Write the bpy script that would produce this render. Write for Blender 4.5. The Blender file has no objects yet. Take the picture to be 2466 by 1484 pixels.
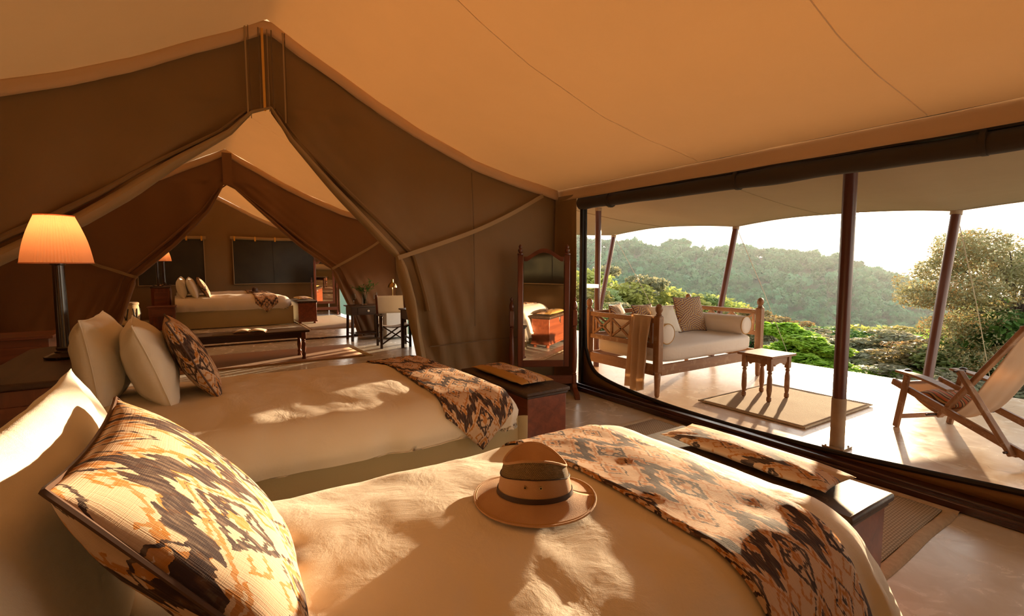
import bpy, bmesh, math, random
import numpy as np
from mathutils import Vector, Matrix, noise

random.seed(7)
rng = np.random.default_rng(7)
scene = bpy.context.scene
COL = scene.collection
PI = math.pi

# ------------------------------------------------------------------ camera
PITCH, YAW = 4.8787, 33.1388
cam_d = bpy.data.cameras.new('camera')
cam_d.sensor_width = 36.0
cam_d.lens = 36.0 * 1195.0 / 2466.0
cam_d.clip_start, cam_d.clip_end = 0.05, 20000
cam = bpy.data.objects.new('camera', cam_d)
cam.location = (0, 0, 1.55)
cam.rotation_euler = (math.radians(90 - PITCH), 0, math.radians(-YAW))
COL.objects.link(cam)
scene.camera = cam

# ------------------------------------------------------------------ world, sun, exposure
SUN_AZ, SUN_EL = 67.75, 4.9            # degrees, clockwise from +Y
SUN_DIR = Vector((math.sin(math.radians(SUN_AZ)) * math.cos(math.radians(SUN_EL)),
                  math.cos(math.radians(SUN_AZ)) * math.cos(math.radians(SUN_EL)),
                  math.sin(math.radians(SUN_EL))))
world = bpy.data.worlds.new('sky')
scene.world = world
world.use_nodes = True
wn = world.node_tree
wn.nodes.clear()
w_out = wn.nodes.new('ShaderNodeOutputWorld')
w_bg = wn.nodes.new('ShaderNodeBackground')
w_tc = wn.nodes.new('ShaderNodeTexCoord')
w_sep = wn.nodes.new('ShaderNodeSeparateXYZ')
w_ramp = wn.nodes.new('ShaderNodeValToRGB')
wn.links.new(w_tc.outputs['Generated'], w_sep.inputs[0])
wn.links.new(w_sep.outputs['Z'], w_ramp.inputs['Fac'])
cr = w_ramp.color_ramp
cr.elements[0].position = 0.0
cr.elements[0].color = (1.0, 0.84, 0.64, 1)
cr.elements[1].position = 1.0
cr.elements[1].color = (0.50, 0.55, 0.62, 1)
e = cr.elements.new(0.12); e.color = (1.0, 0.90, 0.75, 1)
e = cr.elements.new(0.45); e.color = (0.72, 0.72, 0.70, 1)
wn.links.new(w_ramp.outputs['Color'], w_bg.inputs['Color'])
w_bg.inputs['Strength'].default_value = 2.0
# the sun's disc and its aureole in the hazy sky
w_dot = wn.nodes.new('ShaderNodeVectorMath'); w_dot.operation = 'DOT_PRODUCT'
w_dot.inputs[1].default_value = SUN_DIR
wn.links.new(w_tc.outputs['Generated'], w_dot.inputs[0])
def w_math(op, a, b):
    n = wn.nodes.new('ShaderNodeMath'); n.operation = op
    for i, v in enumerate((a, b)):
        if isinstance(v, float): n.inputs[i].default_value = v
        else: wn.links.new(v, n.inputs[i])
    return n.outputs[0]
w_aur = w_math('MULTIPLY', w_math('POWER', w_math('MAXIMUM', w_dot.outputs['Value'], 0.0), 900.0), 6.0)
w_disc = w_math('MULTIPLY', w_math('GREATER_THAN', w_dot.outputs['Value'], math.cos(math.radians(.33))), 120.0)
w_bg2 = wn.nodes.new('ShaderNodeBackground')
w_bg2.inputs['Color'].default_value = (1.0, .80, .50, 1)
wn.links.new(w_math('ADD', w_aur, w_disc), w_bg2.inputs['Strength'])
w_add = wn.nodes.new('ShaderNodeAddShader')
wn.links.new(w_bg.outputs[0], w_add.inputs[0])
wn.links.new(w_bg2.outputs[0], w_add.inputs[1])
wn.links.new(w_add.outputs[0], w_out.inputs['Surface'])

sun_d = bpy.data.lights.new('sun', 'SUN')
sun_d.energy = 14.5
sun_d.angle = math.radians(0.9)
sun_d.color = (1.0, 0.73, 0.44)
sun = bpy.data.objects.new('sun', sun_d)
sun.rotation_euler = (-SUN_DIR).to_track_quat('-Z', 'Y').to_euler()
sun.location = SUN_DIR * 60
COL.objects.link(sun)

scene.view_settings.view_transform = 'Standard'
scene.view_settings.look = 'None'
scene.view_settings.gamma = 1.0
scene.view_settings.use_curve_mapping = False
scene.view_settings.exposure = 0.55
cy = scene.cycles
cy.max_bounces = 6
cy.diffuse_bounces = 3
cy.glossy_bounces = 4
cy.transmission_bounces = 6
cy.transparent_max_bounces = 12
cy.volume_bounces = 0
cy.sample_clamp_indirect = 6.0
cy.caustics_reflective = False
cy.caustics_refractive = False
cy.use_denoising = True
cy.use_adaptive_sampling = True
cy.adaptive_threshold = 0.07

# ------------------------------------------------------------------ materials
def new_mat(name):
    m = bpy.data.materials.new(name)
    m.use_nodes = True
    nt = m.node_tree
    nt.nodes.clear()
    out = nt.nodes.new('ShaderNodeOutputMaterial')
    p = nt.nodes.new('ShaderNodeBsdfPrincipled')
    nt.links.new(p.outputs[0], out.inputs['Surface'])
    return m, nt, p, out

def math_node(nt, op, a, b=None, c=None, clamp=False):
    n = nt.nodes.new('ShaderNodeMath')
    n.operation = op
    n.use_clamp = clamp
    for i, v in enumerate((a, b, c)):
        if v is None:
            continue
        if isinstance(v, (int, float)):
            n.inputs[i].default_value = v
        else:
            nt.links.new(v, n.inputs[i])
    return n.outputs[0]

def mix_col(nt, fac, a, b):
    n = nt.nodes.new('ShaderNodeMix')
    n.data_type = 'RGBA'
    for key, v in ((0, fac), (6, a), (7, b)):
        if isinstance(v, (int, float)):
            n.inputs[key].default_value = v
        elif isinstance(v, tuple):
            n.inputs[key].default_value = (*v, 1)
        else:
            nt.links.new(v, n.inputs[key])
    return n.outputs[2]

def coords(nt, kind='Object', scale=(1, 1, 1), rot=(0, 0, 0)):
    tc = nt.nodes.new('ShaderNodeTexCoord')
    mp = nt.nodes.new('ShaderNodeMapping')
    mp.inputs['Scale'].default_value = scale
    mp.inputs['Rotation'].default_value = rot
    nt.links.new(tc.outputs[kind], mp.inputs[0])
    return mp.outputs[0]

def noise_tex(nt, vec, scale, detail=3, rough=.55, dist=0.0):
    n = nt.nodes.new('ShaderNodeTexNoise')
    n.inputs['Scale'].default_value = scale
    n.inputs['Detail'].default_value = detail
    n.inputs['Roughness'].default_value = rough
    n.inputs['Distortion'].default_value = dist
    nt.links.new(vec, n.inputs['Vector'])
    return n.outputs[0]

def add_bump(nt, p, h, strength, dist=.01):
    b = nt.nodes.new('ShaderNodeBump')
    b.inputs['Strength'].default_value = strength
    b.inputs['Distance'].default_value = dist
    nt.links.new(h, b.inputs['Height'])
    nt.links.new(b.outputs[0], p.inputs['Normal'])

def add_translucent(nt, p, out, col, fac):
    t = nt.nodes.new('ShaderNodeBsdfTranslucent')
    if isinstance(col, tuple):
        t.inputs['Color'].default_value = (*col, 1)
    else:
        nt.links.new(col, t.inputs['Color'])
    mx = nt.nodes.new('ShaderNodeMixShader')
    mx.inputs[0].default_value = fac
    nt.links.new(p.outputs[0], mx.inputs[1])
    nt.links.new(t.outputs[0], mx.inputs[2])
    nt.links.new(mx.outputs[0], out.inputs['Surface'])

def solid(name, c1, c2=None, rough=.6, scale=8, stretch=(1, 1, 1), bump=0.0, bscale=60, spec=.4, metal=0.0,
          coat=0.0, trans=0.0, tcol=None, sheen=0.0, kind='Object', contrast=(.35, .65)):
    m, nt, p, out = new_mat(name)
    vec = coords(nt, kind, stretch)
    if c2 is None:
        c2 = tuple(x * .8 for x in c1)
    f = noise_tex(nt, vec, scale, 4)
    mr = nt.nodes.new('ShaderNodeMapRange')
    mr.inputs[1].default_value, mr.inputs[2].default_value = contrast
    nt.links.new(f, mr.inputs[0])
    col = mix_col(nt, mr.outputs[0], c1, c2)
    nt.links.new(col, p.inputs['Base Color'])
    p.inputs['Roughness'].default_value = rough
    p.inputs['Specular IOR Level'].default_value = spec
    p.inputs['Metallic'].default_value = metal
    p.inputs['Coat Weight'].default_value = coat
    p.inputs['Coat Roughness'].default_value = .15
    p.inputs['Sheen Weight'].default_value = sheen
    if bump:
        add_bump(nt, p, noise_tex(nt, vec, bscale, 3), bump)
    if trans:
        add_translucent(nt, p, out, tcol or c1, trans)
    return m

MAT = {}
def canvas(name, c, trans, rough=.75, tcol=None, weave=420):
    m, nt, p, out = new_mat(name)
    vec = coords(nt)
    f = noise_tex(nt, vec, 1.3, 5, .6)
    col = mix_col(nt, f, tuple(x * .90 for x in c), tuple(min(1, x * 1.10) for x in c))
    nt.links.new(col, p.inputs['Base Color'])
    p.inputs['Roughness'].default_value = rough
    p.inputs['Specular IOR Level'].default_value = .25
    p.inputs['Sheen Weight'].default_value = .08
    h = math_node(nt, 'ADD', noise_tex(nt, vec, 3.2, 4), math_node(nt, 'MULTIPLY', noise_tex(nt, vec, weave, 1), .08))
    add_bump(nt, p, h, .35, .03)
    if trans:
        add_translucent(nt, p, out, tcol or c, trans)
    MAT[name] = m

canvas('canvas_roof', (.76, .525, .305), .31, tcol=(.78, .50, .25))
canvas('canvas_valance', (.86, .64, .42), .30, tcol=(.85, .58, .32))
canvas('canvas_fly', (.62, .50, .36), .45, tcol=(.70, .50, .30))
canvas('canvas_wall', (.255, .158, .072), .04, rough=.6)
canvas('canvas_hem', (.40, .28, .145), .05, rough=.6)
canvas('canvas_lounge_wall', (.27, .14, .065), .04, rough=.6)
canvas('canvas_awning', (.36, .27, .165), .07, tcol=(.5, .34, .16))
canvas('canvas_dark', (.055, .042, .03), 0, rough=.7)
canvas('canvas_white', (.86, .80, .70), .25, rough=.8)
canvas('canvas_sling', (.62, .47, .33), .35, rough=.8, tcol=(.75, .5, .28))
canvas('scarf', (.80, .64, .47), .40, rough=.9, tcol=(.85, .64, .42))
canvas('skirt', (.50, .41, .24), .05, rough=.8)
canvas('strap', (.42, .30, .17), 0, rough=.7)
canvas('loop', (.75, .40, .08), 0, rough=.7)

def linen(name, c, trans=.12):
    m, nt, p, out = new_mat(name)
    vec = coords(nt)
    f = noise_tex(nt, vec, 2.2, 4)
    col = mix_col(nt, f, tuple(x * .95 for x in c), c)
    nt.links.new(col, p.inputs['Base Color'])
    p.inputs['Roughness'].default_value = .62
    p.inputs['Specular IOR Level'].default_value = .3
    p.inputs['Sheen Weight'].default_value = .15
    h = math_node(nt, 'ADD', noise_tex(nt, vec, 5.5, 5, .55, .6), math_node(nt, 'MULTIPLY', noise_tex(nt, vec, 500, 1), .05))
    add_bump(nt, p, h, .32, .03)
    if trans:
        add_translucent(nt, p, out, c, trans)
    MAT[name] = m
linen('linen', (.90, .81, .68))
linen('linen_pillow', (.92, .86, .75))
linen('mattress_cloth', (.84, .76, .68))

def wood(name, c1, c2, rough=.35, axis=2, coat=.15, scale=14, worn=None):
    m, nt, p, out = new_mat(name)
    st = [1, 1, 1]
    st[axis] = .08
    vec = coords(nt, 'Object', tuple(st))
    f = noise_tex(nt, vec, scale, 6, .62, .6)
    mr = nt.nodes.new('ShaderNodeMapRange')
    mr.inputs[1].default_value, mr.inputs[2].default_value = .32, .68
    nt.links.new(f, mr.inputs[0])
    col = mix_col(nt, mr.outputs[0], c1, c2)
    if worn:
        wv = coords(nt, 'Object', (1, 1, 1))
        wf = math_node(nt, 'GREATER_THAN', noise_tex(nt, wv, 11, 6, .7), .58)
        col = mix_col(nt, math_node(nt, 'MULTIPLY', wf, .6), col, worn)
    nt.links.new(col, p.inputs['Base Color'])
    p.inputs['Roughness'].default_value = rough
    p.inputs['Coat Weight'].default_value = coat
    p.inputs['Coat Roughness'].default_value = .2
    add_bump(nt, p, f, .15, .004)
    MAT[name] = m
for ax in 'xyz':
    i = 'xyz'.index(ax)
    wood('mahogany_' + ax, (.20, .055, .022), (.09, .024, .012), .3, i, .3)
    wood('walnut_' + ax, (.060, .026, .013), (.026, .011, .007), .42, i, .12)
    wood('teak_' + ax, (.34, .17, .075), (.20, .09, .035), .45, i, .05, worn=(.40, .26, .15))
    wood('chest_' + ax, (.28, .075, .030), (.15, .036, .016), .33, i, .25)
wood('lid_wood', (.085, .045, .024), (.035, .018, .010), .55, 1, .0, scale=30, worn=(.16, .10, .06))
wood('sill_wood', (.07, .022, .014), (.022, .009, .007), .25, 1, .4)
wood('pole_paint', (.115, .035, .022), (.075, .022, .015), .33, 2, .2)
wood('lamp_wood', (.040, .022, .012), (.016, .009, .006), .22, 2, .5)

MAT['sleeve'] = solid('sleeve', (.36, .26, .16), (.28, .19, .12), .7, 6)
MAT['plate'] = solid('plate', (.40, .30, .20), (.25, .17, .11), .6, 9)
MAT['black'] = solid('black', (.018, .016, .014), (.012, .011, .010), .6, 20)
MAT['window_mesh'] = solid('window_mesh', (.035, .033, .022), (.020, .020, .015), .32, 2.2, spec=.5, bump=.25, bscale=300)
MAT['brass'] = solid('brass', (.50, .36, .16), (.40, .27, .11), .28, 5, metal=1.0)
MAT['rope'] = solid('rope', (.45, .38, .27), None, .9, 60)
MAT['paper'] = solid('paper', (.80, .70, .55), (.72, .60, .45), .8, 20)
MAT['book_cover'] = solid('book_cover', (.25, .12, .06), None, .5, 10)
MAT['fridge'] = solid('fridge', (.74, .74, .72), (.70, .70, .68), .35, 4)
MAT['porcelain'] = solid('porcelain', (.85, .83, .78), None, .15, 4)
MAT['steel'] = solid('steel', (.55, .50, .42), (.45, .40, .33), .25, 6, metal=1.0)
MAT['bark'] = solid('bark', (.085, .060, .042), (.045, .032, .024), .9, 12, bump=.6, bscale=30)
MAT['seam'] = solid('seam', (.98, .82, .60), (.95, .78, .55), .8, 10, trans=.2, tcol=(.95, .70, .42))
MAT['seam_dark'] = solid('seam_dark', (.20, .13, .07), None, .8, 10)
MAT['mustard'] = solid('mustard', (.52, .30, .085), (.44, .24, .065), .7, 5, bump=.3, bscale=160)
MAT['hat_felt'] = solid('hat_felt', (.52, .31, .155), (.46, .26, .125), .8, 7, bump=.3, bscale=420, sheen=.1)
MAT['hat_band'] = solid('hat_band', (.055, .028, .016), None, .55, 9)
MAT['leather'] = solid('leather', (.10, .05, .03), None, .5, 9)

def floor_mat(name, c1, c2, c3, rough, scale=1.2):
    m, nt, p, out = new_mat(name)
    vec = coords(nt)
    f1 = noise_tex(nt, vec, scale, 7, .62, .8)
    f2 = noise_tex(nt, vec, scale * 3.5, 5, .6, 1.2)
    mr = nt.nodes.new('ShaderNodeMapRange')
    mr.inputs[1].default_value, mr.inputs[2].default_value = .35, .68
    nt.links.new(f1, mr.inputs[0])
    mr2 = nt.nodes.new('ShaderNodeMapRange')
    mr2.inputs[1].default_value, mr2.inputs[2].default_value = .48, .78
    nt.links.new(f2, mr2.inputs[0])
    col = mix_col(nt, mr2.outputs[0], mix_col(nt, mr.outputs[0], c1, c2), c3)
    vor = nt.nodes.new('ShaderNodeTexVoronoi')
    vor.feature = 'DISTANCE_TO_EDGE'
    vor.inputs['Scale'].default_value = .55
    wv = nt.nodes.new('ShaderNodeVectorMath')
    wv.operation = 'ADD'
    nz = nt.nodes.new('ShaderNodeTexNoise')
    nz.inputs['Scale'].default_value = 2.5
    nt.links.new(vec, nz.inputs['Vector'])
    nt.links.new(vec, wv.inputs[0])
    nt.links.new(nz.outputs['Color'], wv.inputs[1])
    nt.links.new(wv.outputs[0], vor.inputs['Vector'])
    crack = math_node(nt, 'LESS_THAN', vor.outputs['Distance'], .004)
    col = mix_col(nt, math_node(nt, 'MULTIPLY', crack, .35), col, tuple(x * .4 for x in c2))
    nt.links.new(col, p.inputs['Base Color'])
    r = math_node(nt, 'MULTIPLY_ADD', f2, .22, rough - .08)
    nt.links.new(r, p.inputs['Roughness'])
    p.inputs['Specular IOR Level'].default_value = .55
    add_bump(nt, p, f2, .08, .01)
    MAT[name] = m
floor_mat('cement', (.70, .69, .64), (.58, .53, .45), (.80, .79, .75), .22)
floor_mat('deck_cement', (.72, .55, .40), (.62, .43, .28), (.80, .67, .52), .22)

def weave_mat(name, c1, c2, scale, rough=.9):
    m, nt, p, out = new_mat(name)
    tc = nt.nodes.new('ShaderNodeTexCoord')
    sep = nt.nodes.new('ShaderNodeSeparateXYZ')
    nt.links.new(tc.outputs['UV'], sep.inputs[0])
    row = math_node(nt, 'FLOOR', math_node(nt, 'MULTIPLY', sep.outputs[1], scale))
    off = math_node(nt, 'MULTIPLY', math_node(nt, 'MODULO', row, 2.0), .5)
    a = math_node(nt, 'FRACT', math_node(nt, 'ADD', math_node(nt, 'MULTIPLY', sep.outputs[0], scale * .6), off))
    b = math_node(nt, 'FRACT', math_node(nt, 'MULTIPLY', sep.outputs[1], scale))
    ha = math_node(nt, 'SINE', math_node(nt, 'MULTIPLY', a, PI))
    hb = math_node(nt, 'SINE', math_node(nt, 'MULTIPLY', b, PI))
    h = math_node(nt, 'POWER', math_node(nt, 'MULTIPLY', ha, hb), .6)
    n = noise_tex(nt, tc.outputs['UV'], 9, 4)
    col = mix_col(nt, h, c2, c1)
    col = mix_col(nt, math_node(nt, 'MULTIPLY', n, .35), col, tuple(x * .7 for x in c1))
    nt.links.new(col, p.inputs['Base Color'])
    p.inputs['Roughness'].default_value = rough
    add_bump(nt, p, h, .8, .004)
    MAT[name] = m
weave_mat('sisal', (.64, .55, .42), (.24, .18, .12), 62)
weave_mat('sisal_fine', (.50, .36, .21), (.27, .17, .09), 90)
weave_mat('jute', (.58, .38, .25), (.30, .16, .09), 70)
weave_mat('basketry', (.62, .47, .28), (.30, .20, .11), 60)
weave_mat('hat_mesh', (.36, .24, .10), (.12, .07, .03), 260)
MAT['rug_border'] = solid('rug_border', (.60, .50, .36), (.50, .41, .29), .9, 30, bump=.5, bscale=220)

# ikat cloth: warp-streaked diamonds, scrolls and dark zigzag bands; UV in metres
def ikat_nodes(nt, scale=1.0, cream=(.64, .46, .32), orange=(.46, .18, .03), dark=(.045, .026, .026)):
    tc = nt.nodes.new('ShaderNodeTexCoord')
    mp = nt.nodes.new('ShaderNodeMapping')
    mp.inputs['Scale'].default_value = (scale, scale, scale)
    nt.links.new(tc.outputs['UV'], mp.inputs[0])
    vec = mp.outputs[0]
    def stretched(sx, sy, sc, d=2):
        q = nt.nodes.new('ShaderNodeMapping')
        q.inputs['Scale'].default_value = (sx, sy, 1)
        nt.links.new(vec, q.inputs[0])
        return noise_tex(nt, q.outputs[0], sc, d)
    sep = nt.nodes.new('ShaderNodeSeparateXYZ')
    nt.links.new(vec, sep.inputs[0])
    n1 = stretched(70, 2, 2.0, 3)                    # warp streaks (run along v)
    n2 = stretched(1, 1, 6.0, 2)
    n4 = stretched(1, 1, 4.0, 2)
    u = math_node(nt, 'ADD', sep.outputs[0], math_node(nt, 'MULTIPLY', math_node(nt, 'SUBTRACT', n2, .5), .03))
    v = math_node(nt, 'ADD', sep.outputs[1], math_node(nt, 'MULTIPLY', math_node(nt, 'SUBTRACT', n1, .5), .055))
    v = math_node(nt, 'ADD', v, math_node(nt, 'MULTIPLY', math_node(nt, 'SUBTRACT', n4, .5), .05))
    def tri(x, per, off=0.0):
        f = math_node(nt, 'FRACT', math_node(nt, 'ADD', math_node(nt, 'DIVIDE', x, per), off))
        return math_node(nt, 'MULTIPLY', math_node(nt, 'ABSOLUTE', math_node(nt, 'SUBTRACT', f, .5)), 2.0)
    def band(x, lo, hi):
        return math_node(nt, 'MULTIPLY', math_node(nt, 'GREATER_THAN', x, lo), math_node(nt, 'LESS_THAN', x, hi))
    def orr(*xs):
        r = xs[0]
        for x in xs[1:]:
            r = math_node(nt, 'MAXIMUM', r, x)
        return r
    def andd(x, y):
        return math_node(nt, 'MULTIPLY', x, y)
    # tri() is 0 in the middle of each period: a lozenge lattice of medallions
    d = math_node(nt, 'ADD', tri(u, .25), math_node(nt, 'MULTIPLY', tri(v, .40), 1.0))
    # dark branching zigzag between the medallions, with side hooks
    zz = math_node(nt, 'ADD', v, math_node(nt, 'MULTIPLY', tri(u, .25), .20))
    zb = tri(zz, .40, .5)
    teeth = math_node(nt, 'MULTIPLY', math_node(nt, 'GREATER_THAN', tri(u, .042, .2), .45), band(zb, .0, .30))
    stem = band(zb, .0, .13)
    # gridded lozenge outline
    grid = orr(math_node(nt, 'LESS_THAN', tri(u, .036), .30), math_node(nt, 'LESS_THAN', tri(v, .046), .26))
    med = orr(band(d, .40, .50), andd(grid, band(d, .16, .40)))
    # small eyes and scrolls on the ground
    e = math_node(nt, 'ADD', tri(u, .125, .5), tri(v, .20, .25))
    scroll = band(math_node(nt, 'ADD', tri(u, .062, .1), tri(v, .085, .35)), .55, .85)
    eye = math_node(nt, 'LESS_THAN', e, .16)
    darkm = orr(stem, teeth, med, eye, andd(band(e, .62, .72), math_node(nt, 'GREATER_THAN', d, .6)))
    orangem = orr(math_node(nt, 'LESS_THAN', d, .14), band(e, .26, .46), andd(scroll, band(d, .56, 1.6)), band(zb, .36, .44))
    n3 = stretched(45, 4, 4.0)
    col = mix_col(nt, n3, tuple(x * .85 for x in cream), tuple(min(1, x * 1.12) for x in cream))
    fo = math_node(nt, 'MULTIPLY', orangem, math_node(nt, 'MULTIPLY_ADD', n3, 1.2, .25, clamp=True))
    col = mix_col(nt, fo, col, orange)
    fd = math_node(nt, 'MULTIPLY', darkm, math_node(nt, 'MULTIPLY_ADD', n3, 1.0, .45, clamp=True))
    col = mix_col(nt, fd, col, dark)
    weave = math_node(nt, 'ADD', stretched(1, 120, 6.0, 1), stretched(120, 1, 6.0, 1))
    return col, weave, sep

def ikat(name, scale=1.0):
    m, nt, p, out = new_mat(name)
    col, weave, _ = ikat_nodes(nt, scale)
    nt.links.new(col, p.inputs['Base Color'])
    p.inputs['Roughness'].default_value = .8
    p.inputs['Specular IOR Level'].default_value = .2
    add_bump(nt, p, weave, .3, .003)
    MAT[name] = m
ikat('ikat')
ikat('ikat_big', .8)

def banded_cushion(name):
    m, nt, p, out = new_mat(name)
    col, weave, sep = ikat_nodes(nt, 1.0)
    inside = math_node(nt, 'LESS_THAN', math_node(nt, 'ABSOLUTE', sep.outputs[0]), .085)
    c = mix_col(nt, inside, (.50, .29, .085), col)
    nt.links.new(c, p.inputs['Base Color'])
    p.inputs['Roughness'].default_value = .75
    add_bump(nt, p, weave, .25, .003)
    MAT[name] = m
banded_cushion('banded_cushion')

def leafprint(name):
    m, nt, p, out = new_mat(name)
    tc = nt.nodes.new('ShaderNodeTexCoord')
    vor = nt.nodes.new('ShaderNodeTexVoronoi')
    vor.inputs['Scale'].default_value = 8.5
    nt.links.new(tc.outputs['UV'], vor.inputs['Vector'])
    ang = math_node(nt, 'MULTIPLY', vor.outputs['Color'], 6.28)
    sep = nt.nodes.new('ShaderNodeSeparateXYZ')
    nt.links.new(tc.outputs['UV'], sep.inputs[0])
    x = math_node(nt, 'MULTIPLY', sep.outputs[0], math_node(nt, 'COSINE', ang))
    y = math_node(nt, 'MULTIPLY', sep.outputs[1], math_node(nt, 'SINE', ang))
    s = math_node(nt, 'ADD', x, y)
    st = math_node(nt, 'FRACT', math_node(nt, 'MULTIPLY', s, 34))
    r = nt.nodes.new('ShaderNodeValToRGB')
    r.color_ramp.interpolation = 'CONSTANT'
    r.color_ramp.elements[0].color = (.16, .045, .035, 1)
    r.color_ramp.elements[1].position = .32
    r.color_ramp.elements[1].color = (.78, .52, .16, 1)
    for pos, c in ((.55, (.16, .05, .05)), (.72, (.72, .62, .50)), (.88, (.12, .06, .10))):
        q = r.color_ramp.elements.new(pos); q.color = (*c, 1)
    nt.links.new(st, r.inputs[0])
    nt.links.new(r.outputs[0], p.inputs['Base Color'])
    p.inputs['Roughness'].default_value = .8
    MAT[name] = m
leafprint('leafprint')

def stripes(name):
    m, nt, p, out = new_mat(name)
    tc = nt.nodes.new('ShaderNodeTexCoord')
    sep = nt.nodes.new('ShaderNodeSeparateXYZ')
    nt.links.new(tc.outputs['UV'], sep.inputs[0])
    s = math_node(nt, 'FRACT', math_node(nt, 'MULTIPLY', math_node(nt, 'ADD', sep.outputs[0], math_node(nt, 'MULTIPLY', math_node(nt, 'SINE', math_node(nt, 'MULTIPLY', sep.outputs[1], 18)), .02)), 14))
    r = nt.nodes.new('ShaderNodeValToRGB')
    r.color_ramp.interpolation = 'CONSTANT'
    r.color_ramp.elements[0].color = (.50, .20, .06, 1)
    r.color_ramp.elements[1].position = .25
    r.color_ramp.elements[1].color = (.10, .05, .035, 1)
    for pos, c in ((.45, (.62, .42, .22)), (.62, (.16, .14, .06)), (.8, (.55, .12, .05))):
        q = r.color_ramp.elements.new(pos); q.color = (*c, 1)
    nt.links.new(s, r.inputs[0])
    nt.links.new(r.outputs[0], p.inputs['Base Color'])
    p.inputs['Roughness'].default_value = .8
    MAT[name] = m
stripes('stripes')

m, nt, p, out = new_mat('mirror_glass')
p.inputs['Base Color'].default_value = (.86, .83, .76, 1)
p.inputs['Metallic'].default_value = 1.0
p.inputs['Roughness'].default_value = .015
MAT['mirror_glass'] = m
m, nt, p, out = new_mat('clear_glass')
p.inputs['Base Color'].default_value = (.95, .97, .95, 1)
p.inputs['Transmission Weight'].default_value = 1.0
p.inputs['Roughness'].default_value = .02
p.inputs['IOR'].default_value = 1.2
MAT['clear_glass'] = m
m, nt, p, out = new_mat('lamp_shade')
p.inputs['Base Color'].default_value = (.88, .55, .36, 1)
p.inputs['Roughness'].default_value = .85
add_translucent(nt, p, out, (.93, .50, .26), .45)
MAT['lamp_shade'] = m
m, nt, p, out = new_mat('bulb')
p.inputs['Base Color'].default_value = (.9, .8, .6, 1)
p.inputs['Emission Color'].default_value = (1, .66, .33, 1)
p.inputs['Emission Strength'].default_value = 4.0
MAT['bulb'] = m

def leaf_mat(name, c1, c2, trans=.45, kind='Object', scale=1.2, tc=None):
    m, nt, p, out = new_mat(name)
    vec = coords(nt, kind)
    oi = nt.nodes.new('ShaderNodeObjectInfo')
    f = noise_tex(nt, vec, scale, 3)
    mr = nt.nodes.new('ShaderNodeMapRange')
    mr.inputs[1].default_value, mr.inputs[2].default_value = .35, .65
    nt.links.new(f, mr.inputs[0])
    col = mix_col(nt, mr.outputs[0], c1, c2)
    hsv = nt.nodes.new('ShaderNodeHueSaturation')
    nt.links.new(col, hsv.inputs['Color'])
    nt.links.new(math_node(nt, 'MULTIPLY_ADD', oi.outputs['Random'], .5, .75), hsv.inputs['Value'])
    nt.links.new(math_node(nt, 'MULTIPLY_ADD', oi.outputs['Random'], .04, .48), hsv.inputs['Hue'])
    nt.links.new(hsv.outputs[0], p.inputs['Base Color'])
    p.inputs['Roughness'].default_value = .55
    p.inputs['Specular IOR Level'].default_value = .3
    if trans:
        add_translucent(nt, p, out, hsv.outputs[0], trans)
    MAT[name] = m
leaf_mat('leaf_bright', (.28, .52, .05), (.46, .64, .10), .55)
leaf_mat('leaf_dark', (.06, .17, .035), (.12, .27, .055), .45)
leaf_mat('leaf_olive', (.18, .26, .085), (.30, .34, .13), .5)
leaf_mat('leaf_grey', (.19, .22, .11), (.36, .31, .19), .5)
leaf_mat('leaf_rust', (.40, .27, .10), (.22, .25, .10), .5)
leaf_mat('leaf_yellow', (.30, .34, .08), (.42, .38, .11), .5)
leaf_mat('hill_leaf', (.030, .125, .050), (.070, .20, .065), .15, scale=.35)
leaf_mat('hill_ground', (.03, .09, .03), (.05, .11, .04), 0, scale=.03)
leaf_mat('slope_ground', (.20, .22, .08), (.30, .25, .12), 0, scale=.6)
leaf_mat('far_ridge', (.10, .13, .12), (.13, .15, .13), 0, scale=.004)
leaf_mat('vase_leaf', (.06, .16, .03), (.12, .26, .05), .3)
# ------------------------------------------------------------------ mesh helpers
def link(o, parent=None):
    COL.objects.link(o)
    if parent is not None:
        o.parent = parent
    return o

def tag(o, label=None, cat=None, group=None, kind=None):
    if label: o['label'] = label
    if cat: o['category'] = cat
    if group: o['group'] = group
    if kind: o['kind'] = kind
    return o

def thing(name, label, cat, loc=(0, 0, 0), rz=0.0, group=None):
    o = bpy.data.objects.new(name, None)
    o.empty_display_size = .1
    o.location = loc
    o.rotation_euler = (0, 0, rz)
    link(o)
    return tag(o, label, cat, group)

def struct(o):
    o['kind'] = 'structure'
    return o

def np_obj(name, V, F, mat, parent=None, smooth=True, uv=None, sharp=None):
    """mesh object from an (n,3) array and an (m,k) face array (k = 3 or 4); uv per vertex"""
    V = np.asarray(V, dtype=np.float32)
    F = np.asarray(F, dtype=np.int32)
    me = bpy.data.meshes.new(name)
    k = F.shape[1]
    me.vertices.add(len(V)); me.vertices.foreach_set('co', V.ravel())
    me.loops.add(F.size); me.loops.foreach_set('vertex_index', F.ravel())
    me.polygons.add(len(F))
    me.polygons.foreach_set('loop_start', np.arange(len(F), dtype=np.int32) * k)
    me.polygons.foreach_set('loop_total', np.full(len(F), k, dtype=np.int32))
    me.polygons.foreach_set('use_smooth', np.full(len(F), smooth))
    if uv is not None:
        l = me.uv_layers.new(name='UVMap')
        l.data.foreach_set('uv', np.asarray(uv, dtype=np.float32)[F.ravel()].ravel())
    me.update(calc_edges=True)
    me.validate()
    if mat: me.materials.append(MAT[mat])
    if sharp: me.set_sharp_from_angle(angle=math.radians(sharp))
    return link(bpy.data.objects.new(name, me), parent)

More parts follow.
